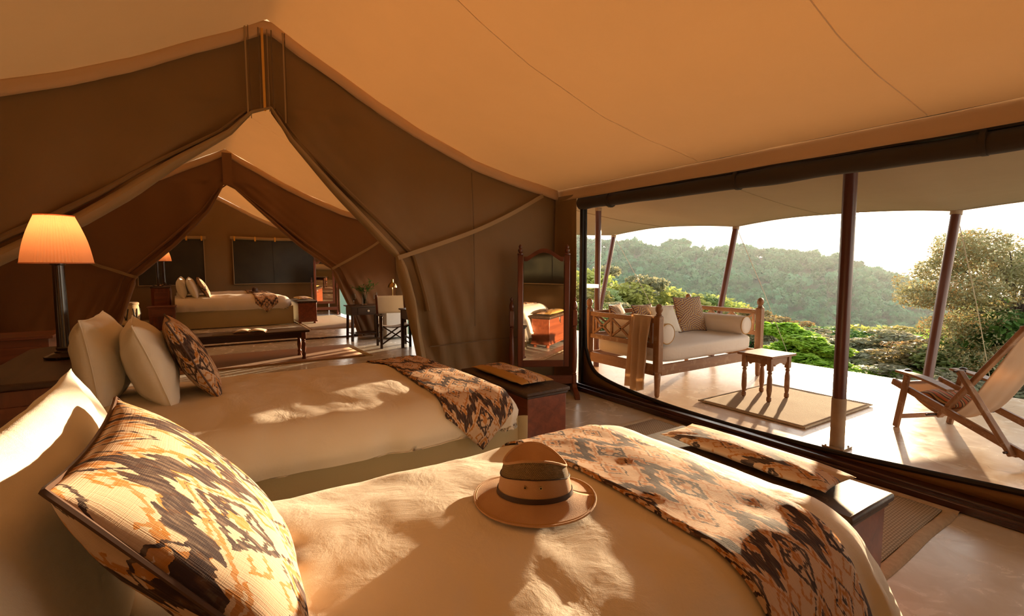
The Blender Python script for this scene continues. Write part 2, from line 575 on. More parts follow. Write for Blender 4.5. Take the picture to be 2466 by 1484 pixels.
def grid_faces(nu, nv, flip=False):
    i = np.arange(nu - 1)[:, None] * nv + np.arange(nv - 1)[None, :]
    f = np.stack([i, i + nv, i + nv + 1, i + 1], -1).reshape(-1, 4)
    return f[:, ::-1] if flip else f

def grid_obj(name, fn, us, vs, mat, parent=None, uvfn=None, solid_t=0.0, flip=False):
    pts = np.array([fn(u, v) for u in us for v in vs])
    uv = np.array([uvfn(u, v) if uvfn else (u, v) for u in us for v in vs])
    o = np_obj(name, pts, grid_faces(len(us), len(vs), flip), mat, parent, True, uv)
    if solid_t:
        md = o.modifiers.new('thickness', 'SOLIDIFY')
        md.thickness = solid_t
        md.offset = 0
    return o

class G:
    """collects simple solids; build() links them as one mesh object"""
    def __init__(s):
        s.v, s.f = [], []
    def add(s, vs, fs):
        n = len(s.v)
        s.v += [tuple(v) for v in vs]
        s.f += [tuple(i + n for i in f) for f in fs]
        return s
    def box(s, c, d, rot=None):
        hx, hy, hz = d[0] / 2, d[1] / 2, d[2] / 2
        vs = [Vector((x, y, z)) for z in (-hz, hz) for x, y in ((-hx, -hy), (hx, -hy), (hx, hy), (-hx, hy))]
        if rot is not None:
            vs = [rot @ v for v in vs]
        vs = [v + Vector(c) for v in vs]
        return s.add(vs, [(3, 2, 1, 0), (4, 5, 6, 7), (0, 1, 5, 4), (1, 2, 6, 5), (2, 3, 7, 6), (3, 0, 4, 7)])
    def bar(s, p, q, w, h, up=(0, 0, 1)):
        p, q = Vector(p), Vector(q)
        z = (q - p).normalized()
        x = Vector(up).cross(z)
        if x.length < 1e-4: x = Vector((1, 0, 0)).cross(z)
        x.normalize()
        y = z.cross(x)
        R = Matrix((x, y, z)).transposed()
        return s.box((p + q) / 2, (w, h, (q - p).length), R)
    def lathe(s, prof, n=20, c=(0, 0, 0), rad=None):
        c = Vector(c)
        base = len(s.v)
        for r, z in prof:
            for i in range(n):
                a = 2 * PI * i / n
                rr = r * (rad(i, z) if rad else 1)
                s.v.append((c.x + rr * math.cos(a), c.y + rr * math.sin(a), c.z + z))
        for j in range(len(prof) - 1):
            for i in range(n):
                k = (i + 1) % n
                s.f.append((base + j * n + i, base + j * n + k, base + (j + 1) * n + k, base + (j + 1) * n + i))
        if prof[0][0] > 1e-5: s.f.append(tuple(base + i for i in range(n - 1, -1, -1)))
        if prof[-1][0] > 1e-5: s.f.append(tuple(base + (len(prof) - 1) * n + i for i in range(n)))
        return s
    def tube(s, pts, r, n=8, caps=True, flat=1.0, up=(0, 0, 1)):
        pts = [Vector(p) for p in pts]
        base = len(s.v)
        m = len(pts)
        for i, p in enumerate(pts):
            t = (pts[min(i + 1, m - 1)] - pts[max(i - 1, 0)]).normalized()
            x = Vector(up).cross(t)
            if x.length < 1e-3: x = Vector((1, 0, 0)).cross(t)
            x.normalize()
            y = t.cross(x)
            rr = r[i] if isinstance(r, (list, tuple)) else r
            for k in range(n):
                a = 2 * PI * k / n
                s.v.append(tuple(p + x * math.cos(a) * rr + y * math.sin(a) * rr * flat))
        for i in range(m - 1):
            for k in range(n):
                l = (k + 1) % n
                s.f.append((base + i * n + k, base + i * n + l, base + (i + 1) * n + l, base + (i + 1) * n + k))
        if caps:
            s.f.append(tuple(base + k for k in range(n - 1, -1, -1)))
            s.f.append(tuple(base + (m - 1) * n + k for k in range(n)))
        return s
    def prism(s, poly, depth, R=None, c=(0, 0, 0)):
        """2-D polygon in local XZ, extruded +-depth/2 along local Y"""
        n = len(poly)
        vs = [Vector((x, -depth / 2, z)) for x, z in poly] + [Vector((x, depth / 2, z)) for x, z in poly]
        if R is not None: vs = [R @ v for v in vs]
        vs = [v + Vector(c) for v in vs]
        fs = [tuple(range(n)), tuple(range(2 * n - 1, n - 1, -1))]
        fs += [((i + 1) % n, i, n + i, n + (i + 1) % n) for i in range(n)]
        return s.add(vs, fs)
    def build(s, name, mat, parent=None, bevel=0.0, sharp=35, smooth=True, seg=2):
        me = bpy.data.meshes.new(name)
        me.from_pydata(s.v, [], s.f)
        me.polygons.foreach_set('use_smooth', [smooth] * len(me.polygons))
        me.update()
        bm = bmesh.new(); bm.from_mesh(me)
        bmesh.ops.recalc_face_normals(bm, faces=bm.faces)
        bm.to_mesh(me); bm.free()
        if smooth: me.set_sharp_from_angle(angle=math.radians(sharp))
        me.materials.append(MAT[mat])
        o = link(bpy.data.objects.new(name, me), parent)
        if bevel:
            md = o.modifiers.new('bevel', 'BEVEL')
            md.width, md.segments = bevel, seg
            md.limit_method = 'ANGLE'
            md.angle_limit = math.radians(40)
            md.harden_normals = False
        return o

def copy_thing(o, loc=None, rz=None, label=None, group=None):
    c = o.copy(); link(c)
    if loc is not None: c.location = loc
    if rz is not None: c.rotation_euler = (0, 0, rz)
    if label: c['label'] = label
    if group: c['group'] = group
    for ch in o.children:
        d = ch.copy(); link(d); d.parent = c
        for g in ch.children:
            h = g.copy(); link(h); h.parent = d
    return c

def N(x, y, z=0.0):
    return noise.noise(Vector((x, y, z)))

def lerp_pts(pts, t):
    """piecewise linear y(t) through sorted (t, y)"""
    if t <= pts[0][0]: return pts[0][1]
    for (a, p), (b, q) in zip(pts, pts[1:]):
        if t <= b: return p + (q - p) * (t - a) / (b - a)
    return pts[-1][1]

def smooth_path(pts, n=8):
    pts = [Vector(p) for p in pts]
    P = [pts[0] * 2 - pts[1]] + pts + [pts[-1] * 2 - pts[-2]]
    out = []
    for i in range(1, len(P) - 2):
        a, b, c, d = P[i - 1], P[i], P[i + 1], P[i + 2]
        for k in range(n):
            t = k / n
            out.append(.5 * ((2 * b) + (c - a) * t + (2 * a - 5 * b + 4 * c - d) * t * t + (3 * b - a - 3 * c + d) * t ** 3))
    out.append(P[-2])
    return out

# ------------------------------------------------------------------ the setting: floors
XR, XL, RX = 4.0, -2.6, .70          # right wall, left wall, ridge
Y1, Y2, Y3 = 5.1, 11.0, 17.6         # gable planes
YB = -1.7
def slab(name, x0, x1, y0, y1, z0, z1, mat, bevel=0.0):
    g = G(); g.box(((x0 + x1) / 2, (y0 + y1) / 2, (z0 + z1) / 2), (x1 - x0, y1 - y0, z1 - z0))
    return g.build(name, mat, bevel=bevel)
struct(slab('floor', XL - .2, 4.14, YB - .3, Y3 + .3, -.3, 0, 'cement'))
struct(slab('floor_veranda', 4.14, 7.80, -4, 9.2, -.3, -.004, 'deck_cement'))
struct(slab('trim_deck_edge', 7.83, 8.25, -4, 9.2, -.3, -.03, 'deck_cement', .01))

# roof profile: height of the lining above distance from the ridge
VPROF = [(0, 3.63), (.25, 3.49), (.56, 3.33), (1.0, 3.09), (1.4, 2.905), (2.1, 2.64), (2.6, 2.52), (3.0, 2.45), (3.3, 2.39)]
def V_of(d): return lerp_pts(VPROF, abs(d))
def R_of(d): return V_of(d) + .11
def d_of(z):
    if z >= VPROF[0][1]: return 0.0
    for (a, p), (b, q) in zip(VPROF, VPROF[1:]):
        if z >= q: return a + (b - a) * (p - z) / (p - q)
    return 3.3

def roof(name, y0, y1, ribs):
    xs = [RX + d for d in np.linspace(-3.3, 3.3, 67)]
    ys = np.linspace(y0, y1, 45)
    def fn(x, y):
        d = x - RX
        edge = min(1, (3.3 - abs(d)) / .6) * min(1, abs(d) / .3)
        k = .05 * math.sin(PI * (y - y0) / (y1 - y0)) * math.sin(PI * abs(d) / 3.3)
        return (x, y, R_of(d) + (N(x * .8, y * .7, 3) * .025 + N(x * 2.5, y * 2.2, 9) * .006) * max(0, edge) - k)
    o = grid_obj(name, fn, xs, ys, 'canvas_roof')
    # hanging valances: one at each gable, one along each eave
    for yv, s in ((y1 + .01, -1), (y0 + .02, 1)):
        def vf(d, t):
            z = R_of(d) - t * .125
            return (RX + d, yv + s * (.015 + .02 * math.sin(t * 3) + .012 * N(d * 3, t * 2)), z + .008 * N(d * 6, 4))
        grid_obj('valance', vf, np.linspace(-3.3, 3.3, 90), np.linspace(0, 1, 6), 'canvas_valance', o, solid_t=.004)
    for sd in (1, -1):
        def ef(y, t):
            return (RX + sd * (3.31 + .01 * math.sin(t * 3)), y, 2.50 - t * .135 + .006 * N(y * 2.0, 2) - .010 * math.sin(t * 6) * 0)
        grid_obj('valance', ef, np.linspace(y0, y1, 60), np.linspace(0, 1, 5), 'canvas_valance', o, solid_t=.004)
    for yr in ribs:
        for sd in (1, -1):
            def sf(d, w):
                x = RX + sd * d
                p = fn(x, yr)
                return (p[0], yr + w + .05 * (1 - d / 3.3), p[2] - .004)
            grid_obj('seam', sf, np.linspace(.02, 3.28, 60), (-.004, .004), 'seam', o)
    return struct(o)
roof('ceiling', YB, Y1 - .03, (2.95, 1.27, -.4))
roof('ceiling_lounge', Y1 + .06, Y2 - .04, (8.0,))
roof('ceiling_far_bedroom', Y2 + .04, Y3, (14.3,))

# outer flysheet over all three tents
def fly(x, y):
    d = x - RX
    return (x, y, R_of(d) + .22 + .02 * N(x, y * .6, 8) * min(1, (3.6 - abs(d))) - (.10 * max(0, d - 3.3) / .3))
struct(grid_obj('ceiling_flysheet', fly, [RX + d for d in np.linspace(-3.75, 3.62, 60)], np.linspace(YB - .4, Y3 + .4, 90), 'canvas_fly'))

# ------------------------------------------------------------------ gable walls with tied-back flaps
def gable_side(name, yw, sd, edge, ztie, mat, amp=1.0, peak=2.97, hemw=.042):
    """one half of a gable wall; edge = [(z, x)] of the opening, falling z"""
    ez = sorted((z, x) for z, x in edge)
    def xe(z):
        return RX if z >= peak else lerp_pts(ez, z)
    xw = XR if sd > 0 else XL
    def fn(w, z):
        d = d_of(max(z - .06, 2.392)) + .06
        xo = xw if z <= 2.42 else RX + sd * d
        a = xe(z)
        x = a + (xo - a) * w
        s = abs(x - a)
        dz = z - ztie
        pull = math.exp(-(dz / .55) ** 2)
        y = yw
        if z < peak:
            below = max(0, -dz)
            y += amp * math.exp(-s / .45) * (.06 * math.sin(s * 30 + dz * 3) * min(1, below * 2.5 + .15) - .05 * pull)
            y += amp * .05 * math.sin((s - dz * .9) * 9) * math.exp(-s / .7) * min(1, abs(dz))
        y += .030 * N(x * 1.1, z * 1.1, yw) + .012 * N(x * 3, z * 1.2, yw + 5)
        if z < 1.0:
            y += .02 * math.sin(x * 7 + z * 4) * (1 - z) * amp
        return (x, y, z)
    ztop = R_of(0)
    zs = list(np.linspace(0, 2.4, 40)) + list(np.linspace(2.46, ztop, 30))
    o = grid_obj(name, fn, np.linspace(0, 1, 44), zs, mat, solid_t=.006)
    # rolled hem along the opening edge
    zz = np.linspace(peak, 0.0, 46)
    path = [(xe(z), yw - .045 - .01 * math.sin(z * 5), z) for z in zz]
    rad = [(.018 + hemw * min(1, (peak - z) / .8)) * (.65 if abs(z - ztie) < .05 else 1) * (1.25 if z < ztie - .1 else 1) for z in zz]
    G().tube(path, rad, 12, flat=.6).build('hem', 'canvas_hem' if mat == 'canvas_wall' else mat, o)
    # a second fold lying behind the hem
    path2 = [(xe(z) + sd * (.04 + (.09 + hemw) * min(1, (peak - z) / 1.2)), yw - .035, z) for z in zz[:30]]
    G().tube(path2, [.012 + .035 * min(1, (peak - z) / 1.0) for z in zz[:30]], 8, flat=.6).build('fold', mat, o)
    return struct(o), fn

def ribbon(name, pts, w, mat, parent=None, t=.004):
    g = G()
    P = smooth_path(pts, 5)
    for a, b in zip(P, P[1:]):
        g.bar(a, b, t, w, up=(1, 0, 0) if abs((b - a).normalized().x) < .5 else (0, 0, 1))
    return g.build(name, mat, parent)

def strip_along(name, pts, w, t, mat, parent=None):
    """flat band on a wall that faces -Y"""
    g = G()
    P = smooth_path(pts, 6)
    vs, fs = [], []
    for i, p in enumerate(P):
        tdir = (P[min(i + 1, len(P) - 1)] - P[max(i - 1, 0)]).normalized()
        nrm = Vector((-tdir.z, 0, tdir.x)).normalized() * (w / 2)
        for q in (p + nrm + Vector((0, -t, 0)), p - nrm + Vector((0, -t, 0)), p - nrm + Vector((0, t, 0)), p + nrm + Vector((0, t, 0))):
            vs.append(q)
    for i in range(len(P) - 1):
        for k in range(4):
            fs.append((i * 4 + k, i * 4 + (k + 1) % 4, i * 4 + 4 + (k + 1) % 4, i * 4 + 4 + k))
    fs += [(3, 2, 1, 0), tuple(len(vs) - 4 + k for k in range(4))]
    return g.add(vs, fs).build(name, mat, parent)

w1r, _ = gable_side('wall_far_right', Y1, 1, [(2.97, .70), (2.70, .865), (2.30, 1.227), (1.89, 1.63), (1.645, 1.865), (1.19, 1.99), (.66, 2.09), (0, 2.2)], 1.64, 'canvas_wall', hemw=.050)
w1l, _ = gable_side('wall_far_left', Y1, -1, [(2.97, .60), (2.70, .36), (2.40, -.05), (2.11, -.394), (1.91, -.661), (1.60, -1.143), (1.36, -1.55), (1.20, -1.95), (.8, -2.1), (0, -2.2)], 1.20, 'canvas_wall', hemw=.072)
strip_along('strap', [(1.84, 4.98, 1.63), (2.3, 4.99, 1.78), (2.78, 5.0, 1.95), (3.25, 5.0, 2.16), (3.72, 5.0, 2.41)], .045, .004, 'canvas_hem', w1r)
for xs_ in (2.78,):
    strip_along('seam', [(xs_, 5.045, .85), (xs_, 5.05, 1.5), (xs_ - .01, 5.05, 2.1), (xs_ - .03, 5.05, 2.6)], .007, .003, 'seam_dark', w1r)
strip_along('seam', [(2.2, 5.03, .66), (2.6, 5.03, .665), (3.1, 5.03, .675), (3.9, 5.03, .68)], .01, .003, 'seam_dark', w1r)
# stitched band under the ridge, above the opening
for dx, ww, mm in ((-.155, .012, 'canvas_hem'), (-.13, .004, 'seam_dark'), (-.05, .006, 'seam_dark'), (-.02, .02, 'loop'), (.02, .006, 'canvas_hem'), (.055, .008, 'seam_dark'), (.15, .012, 'canvas_hem'), (.165, .004, 'seam_dark')):
    strip_along('seam', [(RX - .03 + dx, Y1 - .06, 2.93 if abs(dx) < .1 else 2.85), (RX - .03 + dx, Y1 - .06, 3.3), (RX - .03 + dx, Y1 - .06, 3.64)], ww, .006, mm, w1r)

w2r, _ = gable_side('wall_lounge_right', Y2, 1, [(3.09, .76), (2.53, 1.355), (1.975, 1.95), (1.48, 2.596), (1.01, 2.80), (.62, 2.966), (0, 3.15)], 1.48, 'canvas_lounge_wall', peak=3.08)
w2l, _ = gable_side('wall_lounge_left', Y2, -1, [(3.09, .66), (2.557, .373), (1.927, -.173), (1.345, -.778), (.82, -.951), (.50, -1.054), (0, -1.2)], 1.35, 'canvas_lounge_wall', peak=3.08)
strip_along('strap', [(2.56, 10.86, 1.48), (3.0, 10.88, 1.72), (3.49, 10.89, 2.01), (3.95, 10.9, 2.36)], .05, .004, 'canvas_hem', w2r)
strip_along('strap', [(-.75, 10.86, 1.345), (-1.1, 10.88, 1.49), (-1.4, 10.89, 1.63), (-2.5, 10.9, 2.3)], .05, .004, 'canvas_hem', w2l)
strip_along('seam', [(.72, 10.9, 3.06), (.72, 10.9, 3.3), (.72, 10.9, 3.66)], .16, .005, 'canvas_lounge_wall', w2r)

# plain canvas walls ------------------------------------------------------------------
def flat_wall(name, axis, at, a0, a1, z0, z1, mat, gab=False, sgn=1):
    def fn(a, t):
        zt = z1 if not gab else min(R_of(a - RX) , z1)
        z = z0 + (zt - z0) * t
        off = .03 * N(a * .9, z * .9, at) + .012 * math.sin(a * 6 + z) * max(0, 1 - z) + .010 * N(a * 3, z, at + 2)
        return (at + off, a, z) if axis == 'x' else (a, at + off, z)
    n = max(6, int((a1 - a0) / .09))
    return struct(grid_obj(name, fn, np.linspace(a0, a1, n), np.linspace(0, 1, 26), mat, solid_t=.006))
flat_wall('wall_left', 'x', XL, YB, Y1, 0, 2.42, 'canvas_wall')
flat_wall('wall_back', 'y', YB, XL, XR, 0, 4, 'canvas_wall', True)
flat_wall('wall_left_lounge', 'x', XL, Y1, Y2, 0, 2.42, 'canvas_lounge_wall')
flat_wall('wall_left_far', 'x', XL, Y2, Y3, 0, 2.42, 'canvas_wall')
flat_wall('wall_end', 'y', Y3, XL, XR, 0, 4, 'canvas_wall', True)
# right-hand wall: canvas returns beside the open bays
flat_wall('wall_right', 'x', XR + .02, 4.72, 9.2, 0, 2.42, 'canvas_wall')
flat_wall('wall_right_lounge', 'x', XR + .02, 10.6, 13.7, 0, 2.42, 'canvas_wall')  # unseen; extended to stop sun crossing to the lounge's left wall
flat_wall('wall_right_far', 'x', XR + .02, 16.2, Y3, 0, 2.42, 'canvas_wall')
flat_wall('wall_right_header', 'x', XR + .02, 11.9, Y3, 2.2, 2.42, 'canvas_wall')
flat_wall('wall_right_lounge_sun_blocker', 'x', XR + .02, 9.1, 10.7, 1.35, 2.42, 'canvas_wall')  # added out of view, hung low to keep sun off the lounge's left wall
flat_wall('wall_right_near', 'x', XR + .02, YB, -.9, 0, 2.42, 'canvas_wall')

# windows: dark mesh, stitched frame, rolled blind and toggles -------------------------
def window(name, xc, w, z0, z1, y, face):
    g = G(); g.box((xc, y, (z0 + z1) / 2), (w, .012, z1 - z0))
    o = struct(g.build(name, 'window_mesh'))
    for a, b in (((xc - w / 2, y + face * .012, z0), (xc - w / 2, y + face * .012, z1)), ((xc + w / 2, y + face * .012, z0), (xc + w / 2, y + face * .012, z1)),
                 ((xc - w / 2, y + face * .012, z0), (xc + w / 2, y + face * .012, z0))):
        G().bar(a, b, .035, .02).build('frame', 'strap', o)
    G().tube([(xc - w / 2 - .06, y + face * .05, z1 + .02), (xc, y + face * .05, z1), (xc + w / 2 + .06, y + face * .05, z1 + .02)], .05, 10).build('window_blind', 'canvas_hem', o)
    for k in range(5):
        x = xc - w / 2 + .05 + k * (w - .1) / 4
        G().box((x, y + face * .10, z1 - .005), (.045, .012, .14)).build('toggle', 'loop', o)
    G().bar((xc - .05, y + face * .009, z0), (xc - .07, y + face * .009, z1), .012, .004).build('zip', 'black', o)
    return o
window('window_1', -.36, 1.62, .98, 2.36, Y3 - .075, -1)
window('window_2', 2.38, 2.36, .98, 2.38, Y3 - .075, -1)
window('window_3', 1.2, 3.6, .95, 2.3, YB + .075, 1)

# the big opening on to the veranda: sill, canvas kick panel, black edging, rolled blind
g = G()
g.box((4.02, 1.2, .03), (.06, 7.2, .06)).box((4.075, 1.2, .045), (.11, 7.2, .09))
struct(g.build('trim_1', 'sill_wood', bevel=.008))
LOW = [(-2.2, .34), (.0, .25), (.71, .195), (1.24, .150), (1.76, .112), (2.3, .092), (2.64, .085), (3.35, .10), (3.94, .145), (4.3, .20), (4.48, .27), (4.59, .42), (4.63, .62), (4.65, 1.24), (4.66, 2.3)]
edge_pts = smooth_path([(4.13, y, z) for y, z in LOW], 6)
kick = thing('kick_panel', 'dark tan canvas strip with black edging along the bottom of the veranda opening', 'canvas panel', (0, 0, 0))
vs, fs = [], []
for p_ in edge_pts:
    jamb = p_.y > 4 and p_.z > .30
    vs += [(4.125, p_.y, p_.z), (4.125, 4.72, p_.z) if jamb else (4.125, p_.y, .08)]
for i in range(len(edge_pts) - 1):
    fs.append((2 * i, 2 * i + 1, 2 * i + 3, 2 * i + 2))
k_ = next(i for i, q in enumerate(edge_pts) if q.z > .30 and q.y > 4)
vs.append((4.125, 4.72, .08))
fs.append((2 * k_ - 1, len(vs) - 1, 2 * k_ + 1))
kp = G().add(vs, fs).build('panel', 'canvas_wall', kick)
md = kp.modifiers.new('t', 'SOLIDIFY'); md.thickness = .006
G().tube([(q.x - .004, q.y + .012 * (q.z > .5), q.z) for q in edge_pts], .022, 8).build('edging', 'black', kick)
g = G()
path = [(4.10, y, 2.292 + .012 * N(y * 1.3, 1) - .02 * math.sin(PI * min(1, max(0, (4.7 - y) / 6)))  + .02) for y in np.linspace(-1.7, 4.72, 60)]
rb = thing('rolled_blind', 'long rolled dark canvas blind tied up above the veranda opening', 'blind', (4.10, 4.7, 2.3))
def rel(o, parent):
    o.matrix_parent_inverse = Matrix.Translation(-Vector(parent.location))
    return o
rel(G().tube(path, [.072 + .012 * N(p_[1] * 2, 5) for p_ in path], 12).build('roll', 'canvas_dark', rb), rb)
for yb_ in (4.2, 2.62, 1.0):
    rel(G().tube([(4.10, yb_, 2.30), (4.10, yb_ + .03, 2.30)], .086, 14).build('tie', 'canvas_dark', rb), rb)
struct(slab('trim_2', 4.06, 4.14, -1.7, 4.74, 2.36, 2.52, 'canvas_dark'))
G_j = G().box((4.10, 4.69, 1.2), (.05, .05, 2.3))
struct(G_j.build('trim_3', 'black', bevel=.005))

# tracks on the floor between the tents
struct(slab('trim_4', -1.2, 3.2, Y2 - .03, Y2 + .03, 0, .03, 'sill_wood', .005))
struct(slab('trim_5', -1.7, 2.2, Y1 - .03, Y1 + .03, 0, .02, 'sill_wood', .005))

# ------------------------------------------------------------------ veranda canopy, poles, ropes
PY = [8.1, 5.15, 2.2, -.75, -3.7]
def canopy_fn(y, t):
    # t: 0 at the tent, 1 at the scalloped outer edge
    i = 0
    for a, b in zip(PY, PY[1:]):
        if y >= b - 1e-6:
            s = (a - y) / (a - b); break
    else:
        s = 1
    sc = 4 * s * (1 - s)
    xo = 8.0 - .10 * sc
    zo = 2.225 + .085 * sc
    x = 4.16 + (xo - 4.16) * t
    z = 2.78 + (zo - 2.78) * t - .13 * math.sin(PI * t) * (1 - .4 * sc)
    end = max(0, (y - 5.6) / 2.5)
    z -= .28 * end ** 2 * (1 - t)
    return (x, y, z + .01 * N(x, y, 6))
ys = np.unique(np.concatenate([np.linspace(a, b, 19) for a, b in zip(PY, PY[1:])]))
awn = thing('awning', 'tan fabric veranda awning with a scalloped outer edge', 'awning', (8, 8.1, 0))
rel(grid_obj('cloth', canopy_fn, ys, np.linspace(0, 1, 30), 'canvas_awning', awn, solid_t=.006), awn)
rel(G().tube([canopy_fn(y, 1) for y in ys], .012, 6).build('edge_cord', 'canvas_awning', awn), awn)
for yy in (6.6, 3.7):
    P_ = [Vector(canopy_fn(yy, t)) + Vector((0, 0, -.006)) for t in np.linspace(0, 1, 24)]
    rel(G().tube(P_, .006, 5).build('seam', 'canvas_awning', awn), awn)

def pole(name, label, base, top, r, sleeve=False, plate=False):
    t = thing(name, label, 'pole', base, group='reddish brown awning poles')
    b, q = Vector((0, 0, 0)), Vector(top) - Vector(base)
    G().tube([b, q * .33, q * .66, q], r, 18).build('shaft', 'pole_paint', t)
    if sleeve:
        G().tube([b, q * .06, q * .12, q * .165], r * 1.06, 18).build('sleeve', 'sleeve', t)
    if plate:
        G().box((0, 0, .008), (.17, .17, .016)).build('base_plate', 'plate', t, bevel=.003)
        for sx in (-1, 1):
            for sy in (-1, 1):
                G().lathe([(.008, .016), (.008, .020), (0, .022)], 8, (sx * .062, sy * .062, 0)).build('bolt', 'plate', t)
    else:
        G().tube([q - q.normalized() * .05, q], r * 1.12, 18).build('cap', 'sleeve', t)
    return t
pole('awning_pole', 'thick straight brown pole with pale sleeve and square base plate, nearest the opening', (4.60, 1.945, -.004), (4.60, 1.96, 2.62), .052, True, True)
pole('awning_pole', 'straight reddish pole standing behind the left end of the daybed', (5.24, 5.64, -.004), (5.24, 5.64, 2.42), .045)
pole('awning_pole', 'leaning outer pole furthest left, beyond the straight reddish pole', (7.50, 8.12, -.004), (8.0, 8.1, 2.225), .05)
pole('awning_pole', 'leaning outer pole rising behind the middle of the daybed', (7.52, 5.22, -.004), (8.0, 5.15, 2.225), .05)
pole('awning_pole', 'outer pole behind the deck chair in front of the feathery tree', (7.60, 2.26, -.004), (8.0, 2.2, 2.225), .055)
for yy, lab in ((8.1, 'thin guy rope running down from the leftmost leaning pole'), (5.15, 'thin guy rope running down from the pole behind the daybed'), (2.2, 'thin dark guy rope running down from the pole behind the deck chair')):
    rp = G().tube([(8.02, yy, 2.2), (8.9, yy - .03, 1.06), (9.9, yy - .05, -.32)], .0055, 6).build('guy_rope', 'rope')
    tag(rp, lab, 'rope', 'guy ropes of the awning')
o = G().bar((4.145, 4.70, 1.30), (5.22, 5.59, 1.24), .006, .055).build('canvas_tie', 'strap')
tag(o, 'short pale canvas tie wrapped from the opening edge to the straight reddish pole', 'strap')
# ------------------------------------------------------------------ soft goods
def pillow_mesh(name, w, h, t, mat, seed=0, n=30, pinch=.07, wr=.012, ushift=0.0):
    us = np.linspace(-1, 1, n)
    us = np.sign(us) * (1 - (1 - np.abs(us)) ** 1.35)
    V, UV = [], []
    def pt(u, v, s):
        prof = max(0, 1 - abs(u) ** 2.4) ** .55 * max(0, 1 - abs(v) ** 2.4) ** .55
        x = w / 2 * u * (1 - pinch * (1 - v * v) * abs(u) ** 2)
        y = h / 2 * v * (1 - pinch * (1 - u * u) * abs(v) ** 2)
        cr_ = abs(u * v) ** 1.2
        z = s * t / 2 * prof
        q = prof ** .5
        z += q * wr * (1.2 * N(x * 5 + seed, y * 5, s + seed) + .6 * N(x * 13 + seed, y * 9, s) + 1.1 * cr_ * math.sin((abs(u) - abs(v)) * 12 + seed))
        z += .02 * N(x * 2 + seed, y * 2, 4.4) * (1 - q)
        return (x, y, z)
    for s in (1, -1):
        for u in us:
            for v in us:
                V.append(pt(u, v, s)); UV.append((w / 2 * u + seed * .37 + ushift, h / 2 * v + seed * .21))
    F1 = grid_faces(n, n)
    idx = np.arange(n * n).reshape(n, n)
    back = idx + n * n
    rem = np.arange(2 * n * n)
    for sl in ((0, slice(None)), (n - 1, slice(None)), (slice(None), 0), (slice(None), n - 1)):
        rem[back[sl]] = idx[sl]
    F2 = rem[F1 + n * n][:, ::-1]
    F = np.concatenate([F1, F2])
    used, inv = np.unique(F, return_inverse=True)
    o = np_obj(name, np.array(V)[used], inv.reshape(F.shape), mat, None, True, np.array(UV)[used])
    rim = [V[i] for i in list(idx[0, :]) + list(idx[1:, n - 1]) + list(idx[n - 1, ::-1][1:]) + list(idx[::-1, 0][1:])]
    return o, rim

def frame_of(c, right, up):
    r, u = Vector(right).normalized(), Vector(up)
    u = (u - r * u.dot(r)).normalized()
    nrm = r.cross(u)
    M_ = Matrix((r, u, nrm)).transposed().to_4x4()
    M_.translation = Vector(c)
    return M_

def pillow(name, label, c, right, up, w, h, t, mat, seed=0, group=None, piping=None, cat='pillow', wr=.012, pinch=.07, ushift=0.0):
    o, rim = pillow_mesh(name, w, h, t, mat, seed, wr=wr, pinch=pinch, ushift=ushift)
    if piping:
        G().tube(rim, .004 if piping == 'linen_pillow' else .006, 6, caps=False).build('piping', piping, o)
    o.matrix_world = frame_of(c, right, up)
    return tag(o, label, cat, group)

